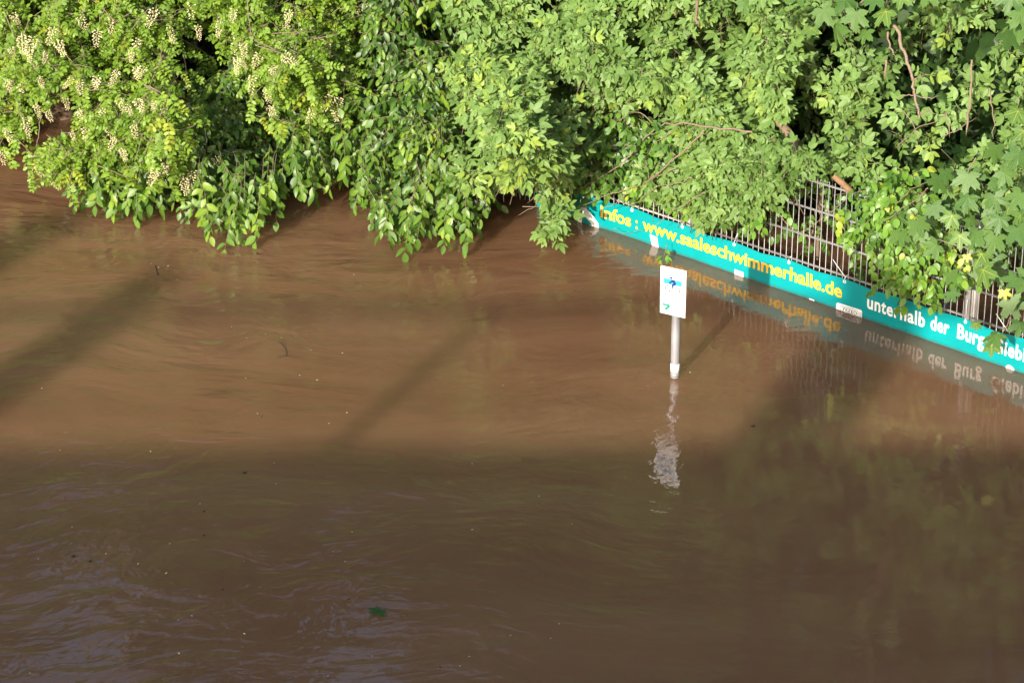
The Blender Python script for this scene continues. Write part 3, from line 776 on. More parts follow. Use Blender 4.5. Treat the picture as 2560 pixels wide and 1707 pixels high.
spots = [(50, 100), (75, 130), (95, 95), (135, 110), (30, 125), (85, 165), (100, 200), (180, 205), (205, 215), (210, 235), (245, 200), (335, 140), (345, 175), (355, 185),
         (240, 80), (190, 50), (35, 45), (165, 250), (90, 265), (115, 280), (60, 300), (20, 340), (10, 375), (60, 315), (300, 250), (310, 270), (390, 260), (410, 285),
         (350, 265), (200, 290), (180, 345), (215, 330), (260, 330), (290, 350), (310, 380), (240, 420), (95, 420), (130, 465), (410, 330), (425, 350), (405, 400), (420, 425),
         (460, 450), (475, 440), (395, 440), (380, 450), (530, 400), (390, 30), (470, 20), (580, 30), (555, 65), (490, 80), (730, 30), (600, 100), (610, 120), (605, 165), (590, 155),
         (650, 150), (680, 170), (690, 130), (700, 150), (670, 235), (665, 270), (680, 280), (735, 120), (760, 90), (820, 110), (815, 125), (790, 130), (760, 165), (850, 250), (840, 240),
         (810, 290), (835, 285), (790, 285), (715, 40), (920, 15), (640, 200), (345, 110), (430, 70), (15, 210), (45, 230), (140, 75), (275, 60), (120, 145), (295, 185), (255, 285), (330, 320)]
fc = 0
for u, v in spots:
    u += random.uniform(-8, 8); v += random.uniform(-8, 8)
    P = crown_point(u, v - 12, LY(u, v) - random.uniform(-0.06, 0.30), 0.36)
    o = link('flower_cluster', random.choice(rac_me), M['petal'], loc.root)
    s = random.uniform(0.10, 0.17); o.scale = (s * random.uniform(.8, 1.25), s * random.uniform(.8, 1.25), s); o.location = P - loc.base
    o.rotation_euler = (random.gauss(0, 0.3), random.gauss(0, 0.35), random.uniform(0, 6.28))
loc.branch([(-3.9, 19.6, -1.3), (-3.8, 19.3, 0.6), (-3.5, 18.9, 2.2), (-3.6, 18.8, 4.5), (-3.3, 18.9, 7.0)], 0.16, 0.06, name='trunk', sides=10, jit=0.02)
for pts, r0, r1 in (([at_y(330, -80, 18.3), at_y(340, 10, 18.2), at_y(322, 60, 18.1), at_y(300, 130, 18.0)], 0.03, 0.015),
                    ([at_y(400, -90, 18.2), at_y(395, 0, 18.0), at_y(402, 70, 17.9), at_y(415, 150, 17.9), at_y(430, 190, 17.9)], 0.035, 0.02),
                    ([at_y(370, -60, 18.2), at_y(352, 30, 18.0), at_y(340, 90, 17.9)], 0.03, 0.02),
                    ([at_y(-60, 240, 18.2), at_y(40, 225, 17.9), at_y(130, 190, 17.7)], 0.018, 0.008),
                    ([at_y(300, 180, 17.5), at_y(320, 215, 17.3), at_y(325, 260, 17.2), at_y(300, 300, 17.1)], 0.010, 0.005),
                    ([at_y(760, 60, 17.6), at_y(800, 45, 17.4), at_y(860, 20, 17.3), at_y(905, 40, 17.2)], 0.007, 0.003),
                    ([at_y(830, 155, 17.3), at_y(860, 180, 17.2), at_y(890, 190, 17.2)], 0.006, 0.003),
                    ([at_y(100, 265, 17.2), at_y(97, 320, 17.05), at_y(89, 368, 17.0)], 0.005, 0.004)):
    loc.branch(pts, r0, r1, 'bark' if r0 > 0.012 else 'twig', jit=0.006)
upper_crown(loc, (-3.8, 18.9, 2.9), (2.6, 1.2, 0.9), 1300, 0.24)
loc.build('locust')

# --- bushes with glossy oval leaves hanging into the flood
def oval_bush(name, label, base, poly, n, yf, k, tips, holes, seed, stems, up):
    pl = Plant(name, label, 'bush', 'oval', base, 'bushes with glossy oval leaves')
    for P, cl, dd in samples(poly, n, yf, k, 0.36, 0.26, holes, 0.22, 2.6, seed):
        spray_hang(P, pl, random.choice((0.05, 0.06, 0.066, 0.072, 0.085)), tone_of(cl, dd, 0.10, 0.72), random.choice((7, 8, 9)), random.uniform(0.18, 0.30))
    for u, v, z in tips:
        tip = on_z(u, v, z); Ln = random.uniform(0.34, 0.46)
        D = Vector((random.gauss(0, 0.18), -0.38, -0.62)).normalized()
        P = tip - D * Ln * 0.75 + Vector((0, 0, 0.10)) 
        spray_hang(P, pl, 0.096, random.uniform(0.45, 0.8), 11, Ln, D)
        spray_hang(P + Vector((random.uniform(-.2, .2), 0.16, 0.14)), pl, 0.075, random.uniform(0.3, 0.7), 10, Ln * 0.9, D + Vector((random.gauss(0, .35), 0, 0.1)))
        spray_hang(P + Vector((random.uniform(-.12, .12), 0.10, 0.03)), pl, 0.085, random.uniform(0.35, 0.7), 10, Ln * 0.9, D + Vector((random.gauss(0, .2), 0, 0)))
        st = P + Vector((random.uniform(-.2, .2), 0.7, 0.35))
        pl.branch([P + Vector((random.uniform(-.05, .05), 0.28, 0.10)), P + Vector((0, 0.13, 0.06)), P], 0.004, 0.0024, 'twig')
    for pts, r0, r1 in stems: pl.branch(pts, r0, r1, jit=0.01)
    upper_crown(pl, *up)
    pl.build('oval'); return pl
YB1 = lambda u, v=0: float(np.interp(u, [150, 350, 560, 700, 860, 1000], [17.1, 16.9, 16.6, 16.9, 17.2, 17.2]))
oval_bush('oval_leaf_bush', 'glossy oval-leaved bush drooping to the water beneath the white-flowering tree', (-2.2, 18.6, -1.3),
          [(210, 430), (330, 370), (470, 240), (560, 160), (900, 130), (960, 150), (900, 300), (800, 380), (740, 470), (690, 510), (620, 540), (540, 520), (470, 450), (420, 440), (380, 480), (250, 470)],
          1350, YB1, 0.95, [(345, 553, .05), (240, 520, .08), (215, 500, .12), (290, 535, .08), (375, 535, .08), (405, 525, .08), (320, 520, .12), (440, 505, .14), (560, 622, .03), (530, 590, .08), (640, 602, .06), (610, 590, .06), (515, 560, .08), (690, 555, .12), (480, 520, .16), (745, 480, .3), (790, 505, .2), (820, 480, .25), (590, 560, .15), (650, 560, .15)],
          [([(640, 420), (760, 430), (760, 560), (690, 540)], 0.25), ([(590, 360), (690, 360), (690, 430), (600, 430)], 0.5)], 4.0,
          [([(-2.2, 18.6, -1.3), (-2.2, 18.3, 0.3), (-2.0, 17.9, 1.3)], 0.05, 0.02), ([(-2.3, 18.6, -1.3), (-2.6, 18.3, 0.4), (-2.9, 17.8, 1.2)], 0.04, 0.015)],
          ((-2.2, 18.6, 2.2), (1.0, 0.7, 0.7), 1500, 0.11, (0.1, 0.5)))
YB2 = lambda u, v=0: float(np.interp(u, [700, 850, 1000, 1160, 1250], [17.2, 16.9, 16.2, 16.1, 16.4]))
oval_bush('oval_leaf_bush', 'glossy oval-leaved bush hanging over the water beside the pale green bush', (-0.9, 18.5, -1.3),
          [(870, -250), (1330, -250), (1230, 60), (1120, 200), (1100, 330), (1180, 420), (1220, 500), (1150, 530), (1050, 540), (985, 530), (940, 460), (900, 410), (820, 400), (760, 380), (830, 280), (900, 200)],
          1550, YB2, 0.60, [(1015, 635, .05), (975, 605, .1), (1110, 615, .08), (1165, 622, .06), (1205, 550, .2), (885, 490, .1), (935, 470, .3), (1050, 600, .14), (1000, 590, .14), (1130, 585, .16), (870, 440, .35), (960, 540, .15)],
          [([(880, 60), (960, 40), (960, 150), (900, 170)], 0.3)], 9.0,
          [([(-0.9, 18.5, -1.3), (-0.9, 18.2, 0.4), (-0.7, 17.7, 1.4)], 0.05, 0.02), ([at_y(985, -40, 17.3), at_y(970, 40, 17.2), at_y(952, 95, 17.15), at_y(958, 135, 17.1)], 0.014, 0.009),
           ([at_y(940, -60, 17.8), at_y(925, 60, 17.7), at_y(915, 115, 17.7)], 0.05, 0.035)],
          ((-0.8, 18.6, 2.4), (1.0, 0.7, 0.8), 1500, 0.11, (0.1, 0.5)))

# --- pale green bush over the fence
eld = Plant('pale_leaf_bush', 'big pale green bush with pointed leaves leaning over the left end of the banner', 'bush', 'elder', (0.6, 18.3, -1.3), 'pale green bushes')
YE = lambda u, v=0: float(np.interp(u, [950, 1150, 1300, 1550, 1700, 1900, 2000], [16.8, 16.2, 15.9, 15.85, 15.45, 15.1, 15.0])) - bulge(u, v, 1300, 340, 130, 120, 1.15) - bulge(u, v, 1560, 120, 150, 110, 0.6) + bulge(u, v, 1560, 370, 110, 80, 0.3)
polyE = [(1060, -300), (2010, -300), (2010, 60), (1960, 250), (1960, 380), (1900, 440), (1900, 520), (1830, 545), (1700, 500), (1640, 470), (1560, 435), (1470, 415), (1425, 440), (1412, 530), (1385, 560), (1375, 500), (1400, 460),
         (1340, 420), (1260, 430), (1170, 460), (1080, 480), (1030, 420), (1090, 330), (1110, 200), (1180, 90)]
holeE = [([(1410, 290), (1560, 265), (1690, 320), (1740, 400), (1660, 440), (1500, 470), (1415, 450)], 0.04), ([(1560, 220), (1680, 200), (1740, 300), (1600, 300)], 0.5), ([(1680, -300), (1820, -300), (1800, 40), (1700, 30)], 0.4)]
for P, cl, dd in samples(polyE, 2300, YE, 0.45, 0.50, 0.20, holeE, 0.22, 2.4, 2.0):
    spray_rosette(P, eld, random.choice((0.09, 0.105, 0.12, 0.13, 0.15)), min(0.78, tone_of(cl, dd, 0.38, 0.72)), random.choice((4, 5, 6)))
for u, v, z in ((1374, 600, .10), (1375, 570, .16), (1382, 560, .2), (1377, 520, .3), (1380, 540, .24), (1365, 595, .1), (1382, 500, .34), (1345, 480, .45), (1375, 490, .42), (1382, 470, .45), (1385, 580, .14), (1392, 540, .22)):
    P = on_z(u, v, z); P.y += 0.05
    spray_rosette(P + Vector((0, 0, 0.05)), eld, 0.135, random.uniform(.5, .75), 5)
for u, v in ((1290, 390), (1310, 420), (1330, 350), (1280, 420), (1260, 440), (1300, 330)):
    spray_rosette(crown_point(u, v, YE(u, v) - 0.12, 0.45), eld, 0.15, random.uniform(.78, .92), 6)
polyF = [(1590, 425), (1620, 400), (1700, 430), (1760, 380), (1900, 390), (1935, 450), (1890, 520), (1800, 545), (1700, 505), (1620, 470)]
for P, cl, dd in samples(polyF, 120, lambda u, v=0: fence_y(u) - 0.30, 0.1, 0.1, 0.08, (), 0.9, 3.0, 3.0):
    spray_rosette(P, eld, random.uniform(0.10, 0.14), random.uniform(.4, .75), 5)
for P, cl, dd in samples([(1800, 380), (1960, 330), (2030, 400), (2000, 450), (1940, 490), (1890, 520), (1820, 530)], 70, lambda u, v=0: fence_y(u) - 0.30, 0.1, 0.1, 0.08, (), 0.7, 3.0, 31.0):
    spray_rosette(P, eld, random.uniform(0.10, 0.13), random.uniform(.15, .55), 5)
def fy(u, off): return fence_y(u) + off
tw = [([(1880, 330), (1780, 320), (1690, 308), (1640, 320), (1590, 365), (1560, 405), (1530, 425), (1490, 450), (1450, 470), (1400, 490)], -0.25, .010, .004),
      ([(1760, 325), (1700, 390), (1640, 435), (1600, 460), (1560, 475), (1510, 490), (1450, 518)], -0.30, .009, .004),
      ([(1690, 420), (1630, 450), (1590, 470), (1545, 505), (1500, 525)], -0.28, .007, .003),
      ([(1590, 365), (1550, 362), (1515, 372)], -0.25, .006, .003),
      ([(1640, 320), (1610, 290), (1580, 280), (1545, 305)], -0.2, .006, .003),
      ([(1575, 275), (1550, 300), (1530, 310)], -0.2, .005, .002),
      ([(1680, 332), (1650, 350), (1625, 355)], -0.22, .005, .003),
      ([(1600, 385), (1615, 410), (1617, 440)], -0.2, .005, .002),
      ([(1670, 370), (1695, 395)], -0.22, .005, .003),
      ([(1730, 445), (1680, 460), (1640, 470), (1600, 500), (1560, 520)], -0.3, .006, .003),
      ([(1760, 480), (1710, 510), (1660, 545), (1630, 575)], -0.35, .005, .002),
      ([(1480, 440), (1430, 455), (1370, 490), (1330, 520), (1280, 548)], -0.45, .008, .003),
      ([(1400, 455), (1360, 475), (1315, 510)], -0.4, .006, .003),
      ([(1535, 570), (1550, 582), (1580, 582), (1610, 575)], -0.08, .003, .002)]
for px, off, r0, r1 in tw: eld.branch([at_y(u, v, fy(u, off)) for u, v in px], r0, r1, 'twig', jit=0.006, n=4)
for px, off, r0, r1 in (([(1940, 290), (1965, 330), (1990, 370), (2010, 385)], 0.35, .030, .035), ([(1920, 345), (1955, 360), (2000, 380)], 0.33, .022, .025), ([(2010, 385), (2040, 430), (2055, 480), (2050, 560), (2040, 660)], 0.7, .013, .013),
                        ([(1745, -40), (1740, 40), (1750, 70)], 0.1, .012, .010), ([(2050, 460), (2045, 520), (2030, 580), (2020, 650)], .75, .009, .009)):
    eld.branch([at_y(u, v, fy(u, off)) for u, v in px], r0, r1, 'bark', jit=0.006, sides=9)
cut = eld.branch([at_y(2085, 440, fy(2085, -0.02)), at_y(2110, 462, fy(2110, 0.0)), at_y(2135, 485, fy(2130, 0.05))], 0.020, 0.024, 'cutwood', jit=0.002, sides=9)
cut['label'] = 'orange-brown sawn branch stub'
eld.branch([(0.6, 18.3, -1.3), (0.7, 18.0, 0.2), (0.9, 17.3, 1.2), (1.0, 16.9, 2.0)], 0.06, 0.03, name='trunk', sides=9, jit=0.015)
upper_crown(eld, (0.7, 18.0, 2.9), (1.6, 0.9, 1.0), 900, 0.21, (0.0, 0.3))
eld.build('elder')

# --- second pale bush behind the fence, right
el2 = Plant('pale_leaf_bush', 'pale green bush rising behind the fence among dark hollows and bare stems', 'bush', 'elder', (3.2, 17.0, -1.3), 'pale green bushes')
YR = lambda u, v=0: fence_y(u) + float(np.interp(u, [1900, 2100, 2300, 2700], [0.25, 0.35, 0.45, 0.5]))
polyR = [(1960, -300), (3500, -300), (3500, 900), (2850, 760), (2420, 620), (2330, 560), (2250, 560), (2160, 450), (2070, 420), (1985, 400), (1930, 300), (1960, 100)]
holeR = [([(2200, 120), (2330, 60), (2480, 80), (2540, 200), (2520, 380), (2380, 360), (2250, 300)], 0.16), ([(1960, 300), (2060, 300), (2080, 430), (1960, 430)], 0.35), ([(2330, 330), (2460, 380), (2440, 480), (2330, 470)], 0.3)]
for P, cl, dd in samples(polyR, 1900, YR, 0.40, 0.42, 0.26, holeR, 0.12, 2.2, 6.0):
    spray_rosette(P, el2, random.choice((0.09, 0.11, 0.125, 0.14)), min(0.78, tone_of(cl, dd, 0.30, 0.70)), random.choice((4, 5, 6)))
for u, v in ((2100, 330), (2130, 350), (2090, 380), (2150, 390), (2120, 400), (2180, 400), (2080, 410), (2150, 340), (2110, 300), (2160, 420), (2420, 210), (2450, 240), (2480, 200), (2390, 260), (2360, 280), (2540, 190), (2550, 240), (2160, 250), (2140, 220), (2240, 270), (2270, 270), (2300, 180)):
    spray_rosette(crown_point(u, v, YR(u) - 0.40, 0.4), el2, 0.155, random.uniform(.55, .75), 5)
for px, off, r0, r1 in (([(2232, 62), (2246, 80), (2256, 120), (2270, 160), (2280, 190), (2284, 215), (2288, 245), (2296, 275), (2300, 300)], -0.05, .017, .011),
                        ([(2220, 80), (2222, 110), (2238, 140)], .0, .011, .008), ([(2280, 200), (2300, 192), (2318, 186)], -.05, .006, .004),
                        ([(2286, 238), (2260, 240), (2240, 250)], -.05, .006, .003), ([(2290, 240), (2320, 245), (2350, 240)], -.05, .006, .003), ([(2298, 285), (2320, 278), (2335, 282)], -.05, .007, .005),
                        ([(2255, 275), (2285, 315), (2297, 355)], 0.0, .005, .004), ([(2240, 370), (2290, 325), (2340, 305), (2365, 290)], -.02, .005, .003), ([(2355, 345), (2390, 325), (2440, 295)], .0, .005, .003),
                        ([(2475, 220), (2480, 270), (2485, 310), (2480, 350)], -.02, .006, .004), ([(2365, 280), (2374, 345)], .3, .006, .006), ([(2215, 150), (2212, 200)], .2, .012, .012),
                        ([(2430, 150), (2424, 260), (2415, 340)], .6, .010, .012), ([(2440, 395), (2420, 430), (2415, 445)], -.3, .006, .005), ([(2240, 510), (2280, 475), (2320, 455)], -.25, .005, .003),
                        ([(1900, 470), (1990, 580), (2060, 540), (2140, 480)], .10, .006, .005), ([(2050, 510), (2080, 535), (2110, 570), (2130, 640)], .12, .008, .006)):
    el2.branch([at_y(u, v, fy(u, off)) for u, v in px], r0, r1, 'twig', jit=0.004, n=4)
el2.branch([(3.2, 17.0, -1.3), (3.5, 17.1, 0.5), (3.7, 17.3, 2.0), (3.7, 17.4, 4.5)], 0.05, 0.03, name='trunk', sides=9, jit=0.02)
upper_crown(el2, (3.6, 17.0, 3.4), (1.7, 1.0, 1.4), 1200, 0.21, (0.0, 0.3))
el2.build('elder')

# --- creeper on the fence
vin = Plant('creeper', 'bright green oval-leaved creeper spilling over the wire fence onto the banner', 'climber', 'vine', (2.75, 14.75, -1.3))
YV = lambda u, v=0: fence_y(u) - 0.22
polyV = [(2190, 440), (2260, 400), (2330, 480), (2360, 600), (2420, 640), (2390, 680), (2390, 720), (2330, 725), (2250, 690), (2180, 640), (2130, 580), (2170, 540)]
for P, cl, dd in samples(polyV, 90, YV, 0.12, 0.10, 0.14, (), 0.5, 3.0, 8.0):
    spray_hang(P, vin, 0.062, tone_of(cl, dd, 0.35, 0.80), 8, random.uniform(0.14, 0.24))
for u, v in ((2215, 690), (2240, 690), (2262, 735), (2290, 730), (2310, 715), (2330, 735), (2205, 660), (2180, 660), (2120, 600), (2095, 560)):
    spray_hang(at_y(u, v - 40, fy(u, -0.16)), vin, 0.064, random.uniform(.6, .9), 8, 0.2, Vector((0.1, -0.12, -0.9)))
for P, cl, dd in samples([(2170, 480), (2260, 430), (2310, 560), (2310, 640), (2230, 640), (2190, 580)], 60, lambda u, v=0: fence_y(u) - 0.12, 0.1, 0.1, 0.1, (), 0.6, 3.0, 18.0):
    spray_hang(P, vin, 0.055, random.uniform(0.0, 0.5), 8, random.uniform(0.14, 0.22))
for px in ([(1605, 462), (1640, 480), (1700, 500), (1780, 535)], [(1640, 470), (1700, 490), (1760, 520)], [(1820, 500), (1880, 530), (1930, 560)]):
    for u, v in px:
        for _ in range(3): spray_hang(at_y(u + random.uniform(-30, 30), v - 35 + random.uniform(-20, 20), fy(u, -0.10)), vin, 0.062, random.uniform(.35, .85), 6, 0.16, Vector((random.gauss(0, .4), -0.15, -0.6)))
vin.branch([fpt(1.55, -1.3, -0.03), fpt(1.60, 0.1, -0.03), fpt(1.56, 0.4, -0.03), fpt(1.66, 0.7, -0.025), fpt(1.68, 0.95, 0.02)], 0.012, 0.006, 'bark')
vin.branch([fpt(-0.6, -1.3, -0.06), fpt(-0.5, 0.2, -0.04), fpt(-0.2, 0.5, 0.03), fpt(0.3, 0.52, 0.05)], 0.010, 0.005, 'bark')
vin.build('vine')

# --- small shrub seen through the wires
und = Plant('understorey_shrub', 'shaded green shrub seen through the wire fence', 'shrub', 'vine', (2.6, 16.2, -1.3))
for P, cl, dd in samples([(1500, 330), (2200, 420), (2350, 700), (2120, 660), (1900, 570), (1500, 500)], 85, lambda u, v=0: fence_y(u) + 0.35, 0.2, 0.25, 0.3, [([(1960, 470), (2110, 510), (2110, 630), (1960, 590)], .25)], 0.1, 3, 12.0):
    spray_hang(P, und, 0.062, random.uniform(0.1, .55), 7, 0.2)
for P, cl, dd in samples([(1390, 300), (1560, 275), (1700, 320), (1740, 400), (1660, 450), (1540, 460), (1400, 470)], 230, lambda u, v=0: fence_y(u) - 0.20, 0.1, 0.15, 0.2, (), 0.6, 3, 15.0):
    spray_hang(P, und, 0.058, random.uniform(0.0, .5), 7, 0.2)  # darker leaf tones stand in for the shade of the hollow
und.branch([(2.6, 16.2, -1.3), (2.4, 16.0, 0.1), (2.0, 15.9, 0.7)], 0.02, 0.008)
und.build('vine')

# --- maple reaching in from the right
map_ = Plant('maple_tree', 'maple with large lobed dark green leaves hanging in front of the fence post', 'tree', 'maple', (5.6, 15.0, -1.3))
ML = [(2347, 473, 78), (2419, 466, 88), (2294, 580, 80), (2251, 605, 70), (2419, 519, 80), (2440, 610, 92), (2486, 620, 90), (2458, 705, 100), (2526, 784, 92), (2490, 862, 84), (2545, 601, 92), (2486, 516, 78),
      (2550, 512, 86), (2490, 396, 84), (2547, 409, 84), (2340, 637, 74), (2333, 537, 70), (2454, 660, 84), (2379, 705, 66), (2540, 720, 78), (2556, 770, 84), (2380, 560, 66), (2500, 570, 78), (2400, 610, 70), (2510, 455, 74),
      (2090, 95, 92), (2140, 60, 84), (2058, 52, 84), (2215, 55, 84), (2190, 15, 84), (2113, 22, 84), (1995, 5, 78), (2317, 5, 84), (2529, 15, 92), (2518, 118, 92), (2550, 60, 88), (2552, 95, 84), (2255, 10, 78), (2030, 90, 60),
      (1900, 5, 76), (1860, 25, 60), (2165, 100, 64), (2395, -10, 84), (2480, 880, 60), (2440, 820, 40), (2550, 830, 70), (2600, 700, 90), (2610, 560, 90), (2600, 860, 80), (2620, 430, 86), (2600, 150, 86), (2545, 300, 74), (2560, 350, 74)]
ML += [(u + random.uniform(-45, 45), v + random.uniform(-45, 45), s * 0.85) for u, v, s in ML for _ in range(2) if 380 < v < 740]
for i, (u, v, s) in enumerate(ML):
    top = v < 380
    y = (14.6 if u < 2350 else 14.0) if top else fence_y(u) - 0.38
    y += random.uniform(-0.12, 0.12) + (0.22 if i > 53 else 0)
    P = at_y(u, v - s * 0.30, y); size = s / FPX * y * 0.61
    ax = Vector((random.gauss(0, 0.38), -0.45, -0.70)) + rnd(0.16); nr = Vector((-0.15, -0.52, 0.72)) + rnd(0.34)
    map_.leaf(P, ax, nr, size, random.uniform(0.25, 0.68))
    st = P + Vector((random.uniform(-.05, .05), 0.12, 0.07)); 
for u, v, s in ((2417, 648, 30), (2511, 737, 40)):
    P = at_y(u, v - 8, fence_y(u) - 0.52); map_.leaf(P, Vector((0.1, -0.4, -0.8)), Vector((-.2, -.8, .5)), s / FPX * P.y * 0.66, 0.97)
for pts, r0, r1 in (([(5.6, 15.0, -1.3), (5.4, 14.8, 1.5), (5.2, 14.6, 4.0), (5.3, 14.4, 7.0)], 0.14, 0.06), ):
    map_.branch(pts, r0, r1, name='trunk', sides=10, jit=0.02)
for px, y0, y1, r0, r1 in (([(2720, 250), (2600, 330), (2540, 400), (2480, 470)], 14.2, 13.7, .02, .006), ([(2720, 480), (2600, 560), (2520, 600), (2440, 620), (2340, 600)], 13.9, 13.95, .018, .005),
                           ([(2720, 600), (2620, 700), (2550, 760), (2500, 840)], 13.5, 13.55, .014, .004), ([(2300, -260), (2250, -100), (2180, -20), (2110, 40)], 14.9, 14.7, .02, .005), ([(2760, -150), (2640, -60), (2560, 30), (2525, 90)], 14.1, 14.1, .02, .005),
                           ([(2320, 470), (2290, 500), (2200, 560)], 14.1, 14.3, .005, .003)):
    n = len(px); map_.branch([at_y(u, v, y0 + (y1 - y0) * i / (n - 1)) for i, (u, v) in enumerate(px)], r0, r1, 'twig', jit=0.004)
upper_crown(map_, (5.4, 15.2, 5.0), (1.8, 1.4, 1.8), 900, 0.17, (0.1, 0.6))
map_.build('maple')

# --- thicket closing the view behind
def thicket():
    V, F = HEX; n = 150000; g = np.random.default_rng(11)
    x = g.uniform(-10, 14, n)
    ht = np.interp(x, [-10, -6, -3, -1.2, 0.5, 2, 4, 14], [5.7, 5.7, 5.8, 6.8, 8.5, 9.5, 10.5, 11]) * (1 + 0.18 * np.sin(x * 2.1 + 1) + 0.1 * np.sin(x * 5.3))
    z = np.where(g.random(n) < 0.5, g.random(n) * 2.6, ht * g.random(n) ** 1.1)
    base = np.where(x < -0.4, 19.9, 19.9 - (x + 0.4) * 1.06)
    y = base + 0.5 * np.sin(x * 3.1 + z * 2.2) * np.cos(z * 3.7 - x) + g.exponential(0.55, n) - 0.2
    ax = g.normal(0, 1, (n, 3)) + [0, 0, -0.5]; ax /= np.linalg.norm(ax, axis=1, keepdims=True)
    nr = g.normal(0, .45, (n, 3)) + [-0.2, -0.5, .7]; nr -= ax * (nr * ax).sum(1, keepdims=True); nr /= np.linalg.norm(nr, axis=1, keepdims=True)
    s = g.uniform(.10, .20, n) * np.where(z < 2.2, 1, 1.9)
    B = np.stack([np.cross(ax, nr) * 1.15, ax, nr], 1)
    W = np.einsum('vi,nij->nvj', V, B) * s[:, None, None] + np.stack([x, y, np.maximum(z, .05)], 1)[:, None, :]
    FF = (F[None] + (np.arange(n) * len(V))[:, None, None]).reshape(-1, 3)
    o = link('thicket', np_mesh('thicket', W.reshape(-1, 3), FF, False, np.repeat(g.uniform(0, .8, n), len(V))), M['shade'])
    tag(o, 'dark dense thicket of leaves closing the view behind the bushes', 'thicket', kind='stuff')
thicket()
for i, (x, y, r, h, lab) in enumerate(((-5.6, 20.4, .13, 7.0, 'slim brown tree trunk deep behind the flowering tree'), (-0.4, 20.2, .12, 9.0, 'straight brown trunk in the dark thicket behind the oval-leaved bush'),
                                       (2.2, 19.2, .08, 9.0, 'straight brown trunk in the dark thicket behind the banner'), (4.9, 18.0, .09, 9.5, 'brown trunk in the dark thicket behind the creeper'))):
    e = empty('tree', (x, y, -1.3)); tag(e, lab, 'tree', 'trunks in the thicket')
    link('trunk', branch_mesh('trunk', [Vector((0, 0, 0)), Vector((.1, 0, 2.5)), Vector((-.05, .1, 5)), Vector((.1, .2, h))], r, r * .5, 4, 10, .02), M['bark'], e)

# ------------------------------------------------------------------ things adrift
def flat_drift(name, V, F, u, v, size, rot, mat, label, cat, group=None, z=0.004):
    P = on_z(u, v); V = V * np.array([1.0, 0.8, 1.0]); o = link(name, np_mesh(name, V * size, F, True, np.full(len(V), 0.02)), mat)
    o.location = (P.x, P.y, z); o.rotation_euler = (0, 0, rot); tag(o, label, cat, group); return o
Vm, Fm = leaf_maple(0.02, random.Random(5))[:2]
flat_drift('floating_leaf', Vm, Fm, 950, 1530, 0.085, 2.2, M['maple'], 'single dark green lobed leaf floating on the shaded water', 'leaf', z=0.012)
sp = Plant('floating_sprig', 'small bright green leafy sprig drifting just below the banner lettering', 'sprig', 'vine', on_z(1662, 648, 0.0))
B0 = on_z(1662, 650, 0.015)
for dx, dy, dz, s, t in ((0, 0, .01, .055, .6), (.02, .02, .03, .05, .65), (-.02, .03, .02, .05, .5), (.01, .06, .05, .045, .6), (.035, -.01, .01, .045, .5), (-.035, -.02, .005, .04, .7)):
    sp.leaf(B0 + Vector((dx, dy, dz)), Vector((random.gauss(0, .6), -.5, -.25)), Vector((-.2, -.5, .8)) + rnd(.2), s, t)
sp.branch([B0 + Vector((.02, .1, .09)), B0 + Vector((0, .04, .03)), B0 + Vector((-.02, -.04, 0))], .003, .002, 'twig')
sp.build('vine')
sp2 = Plant('floating_sprig', 'small green leafy sprig lying on the water in the shade of the hanging bush', 'sprig', 'vine', on_z(915, 508, 0.0))
B1 = on_z(915, 512, 0.02)
for k in range(9):
    sp2.leaf(B1 + Vector((random.uniform(-.1, .1), random.uniform(-.05, .12), random.uniform(0, .06))), Vector((random.gauss(0, .7), -.5, -.2)), Vector((-.2, -.5, .8)) + rnd(.25), .06, random.uniform(.3, .8))
sp2.branch([B1 + Vector((.12, .12, .06)), B1, B1 + Vector((-.1, -.04, 0))], .003, .002, 'twig')
sp2.build('vine')
def drift_twig(pxs, r, label):
    pts = [on_z(u, v, 0.004) for u, v in pxs]; b = pts[0].copy(); b.z = 0
    o = link('floating_twig', branch_mesh('floating_twig', [p - b for p in pts], r, r * .5, 4, 5), M['darktwig']); o.location = b
    tag(o, label, 'twig')
drift_twig([(697, 855), (711, 866), (717, 885), (712, 890), (690, 893)], .004, 'dark bent twig floating on the sunlit brown water')
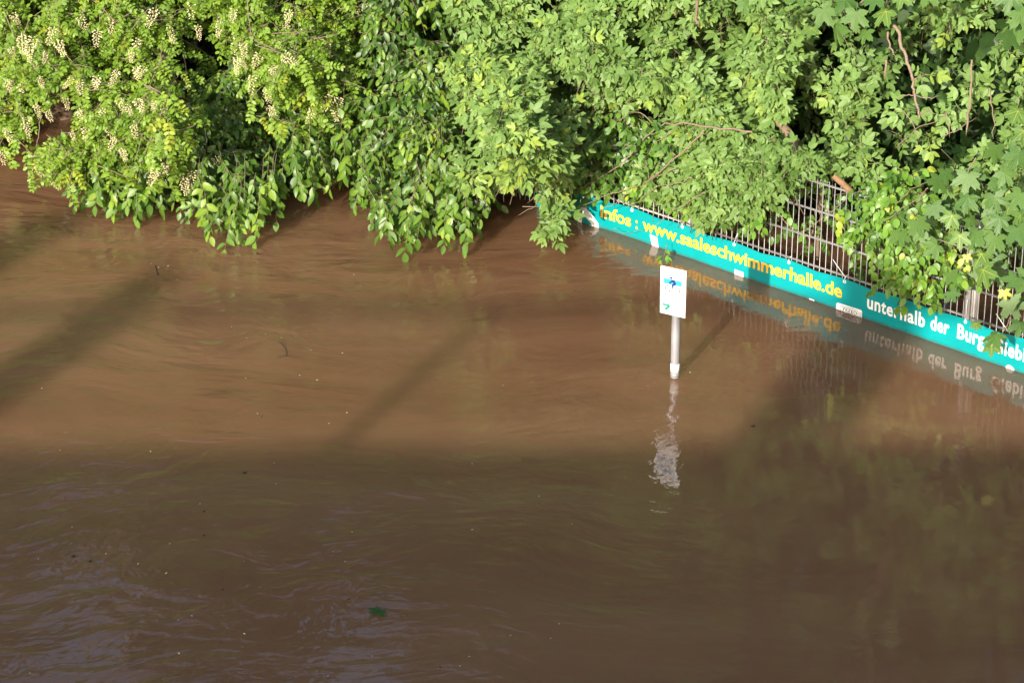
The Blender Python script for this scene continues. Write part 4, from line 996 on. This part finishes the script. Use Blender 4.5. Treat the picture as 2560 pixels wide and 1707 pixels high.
drift_twig([(388, 665), (393, 682), (396, 690)], .006, 'short dark stick poking from the water by a shadow band')
blob_V, blob_F = lathe([(0.2, -0.1), (0.8, 0.05), (1.0, 0.2), (0.7, 0.42), (0.25, 0.5)], 7)
blob = py_mesh('bark_fragment', [(x * random.uniform(.8, 1.3), y * random.uniform(.5, 1), z) for x, y, z in blob_V], blob_F, True); blob.materials.append(M['darktwig'])
for u, v, s in ((612, 1182, .014), (1882, 1066, .014), (183, 1390, .013), (226, 1403, .012), (395, 684, .010), (556, 1533 - 60, .008), (870, 1498, .007), (510, 1278, .009), (510, 1338, .008), (1100, 1667, .006), (552, 1604, .006), (654, 1042, .007), (1587, 812, .006)):
    o = link('bark_fragment', blob); P = on_z(u, v); o.location = (P.x, P.y, 0.0); o.scale = (s, s * 1.2, s); o.rotation_euler = (0, 0, random.uniform(0, 6))
    tag(o, 'tiny dark bark fragment floating on the open water', 'debris', 'bark fragments adrift')
pet = py_mesh('petal', [(-.5, 0, .1), (0, -.5, .0), (.5, 0, .1), (0, .7, .25), (0, .1, .0)], [(0, 1, 4), (1, 2, 4), (2, 3, 4), (3, 0, 4)], True); pet.materials.append(M['petal'])
pp = [(885, 688), (300, 587), (326, 590), (420, 666), (443, 700), (379, 660), (396, 670), (617, 846), (579, 818), (664, 836), (777, 876), (703, 845), (644, 1035), (685, 1158), (690, 1210), (500, 1260), (610, 1403), (445, 1550), (480, 1540), (611, 1585), (930, 1640), (1180, 1325),
      (1880, 815), (1620, 965), (1725, 932), (1180, 1160), (1430, 1310), (345, 1410), (1150, 1665), (75, 1683), (820, 1690), (265, 1385), (880, 1330)]
pp += [(random.uniform(60, 1500), random.uniform(640, 1690)) for _ in range(22)]
for u, v in pp:
    P = on_z(u, v); o = link('petal', pet); s = random.uniform(.006, .012); o.scale = (s, s * 1.2, s); o.location = (P.x, P.y, .003); o.rotation_euler = (0, 0, random.uniform(0, 6))
    tag(o, 'tiny cream petal floating on the open brown water', 'petal', 'petals adrift')
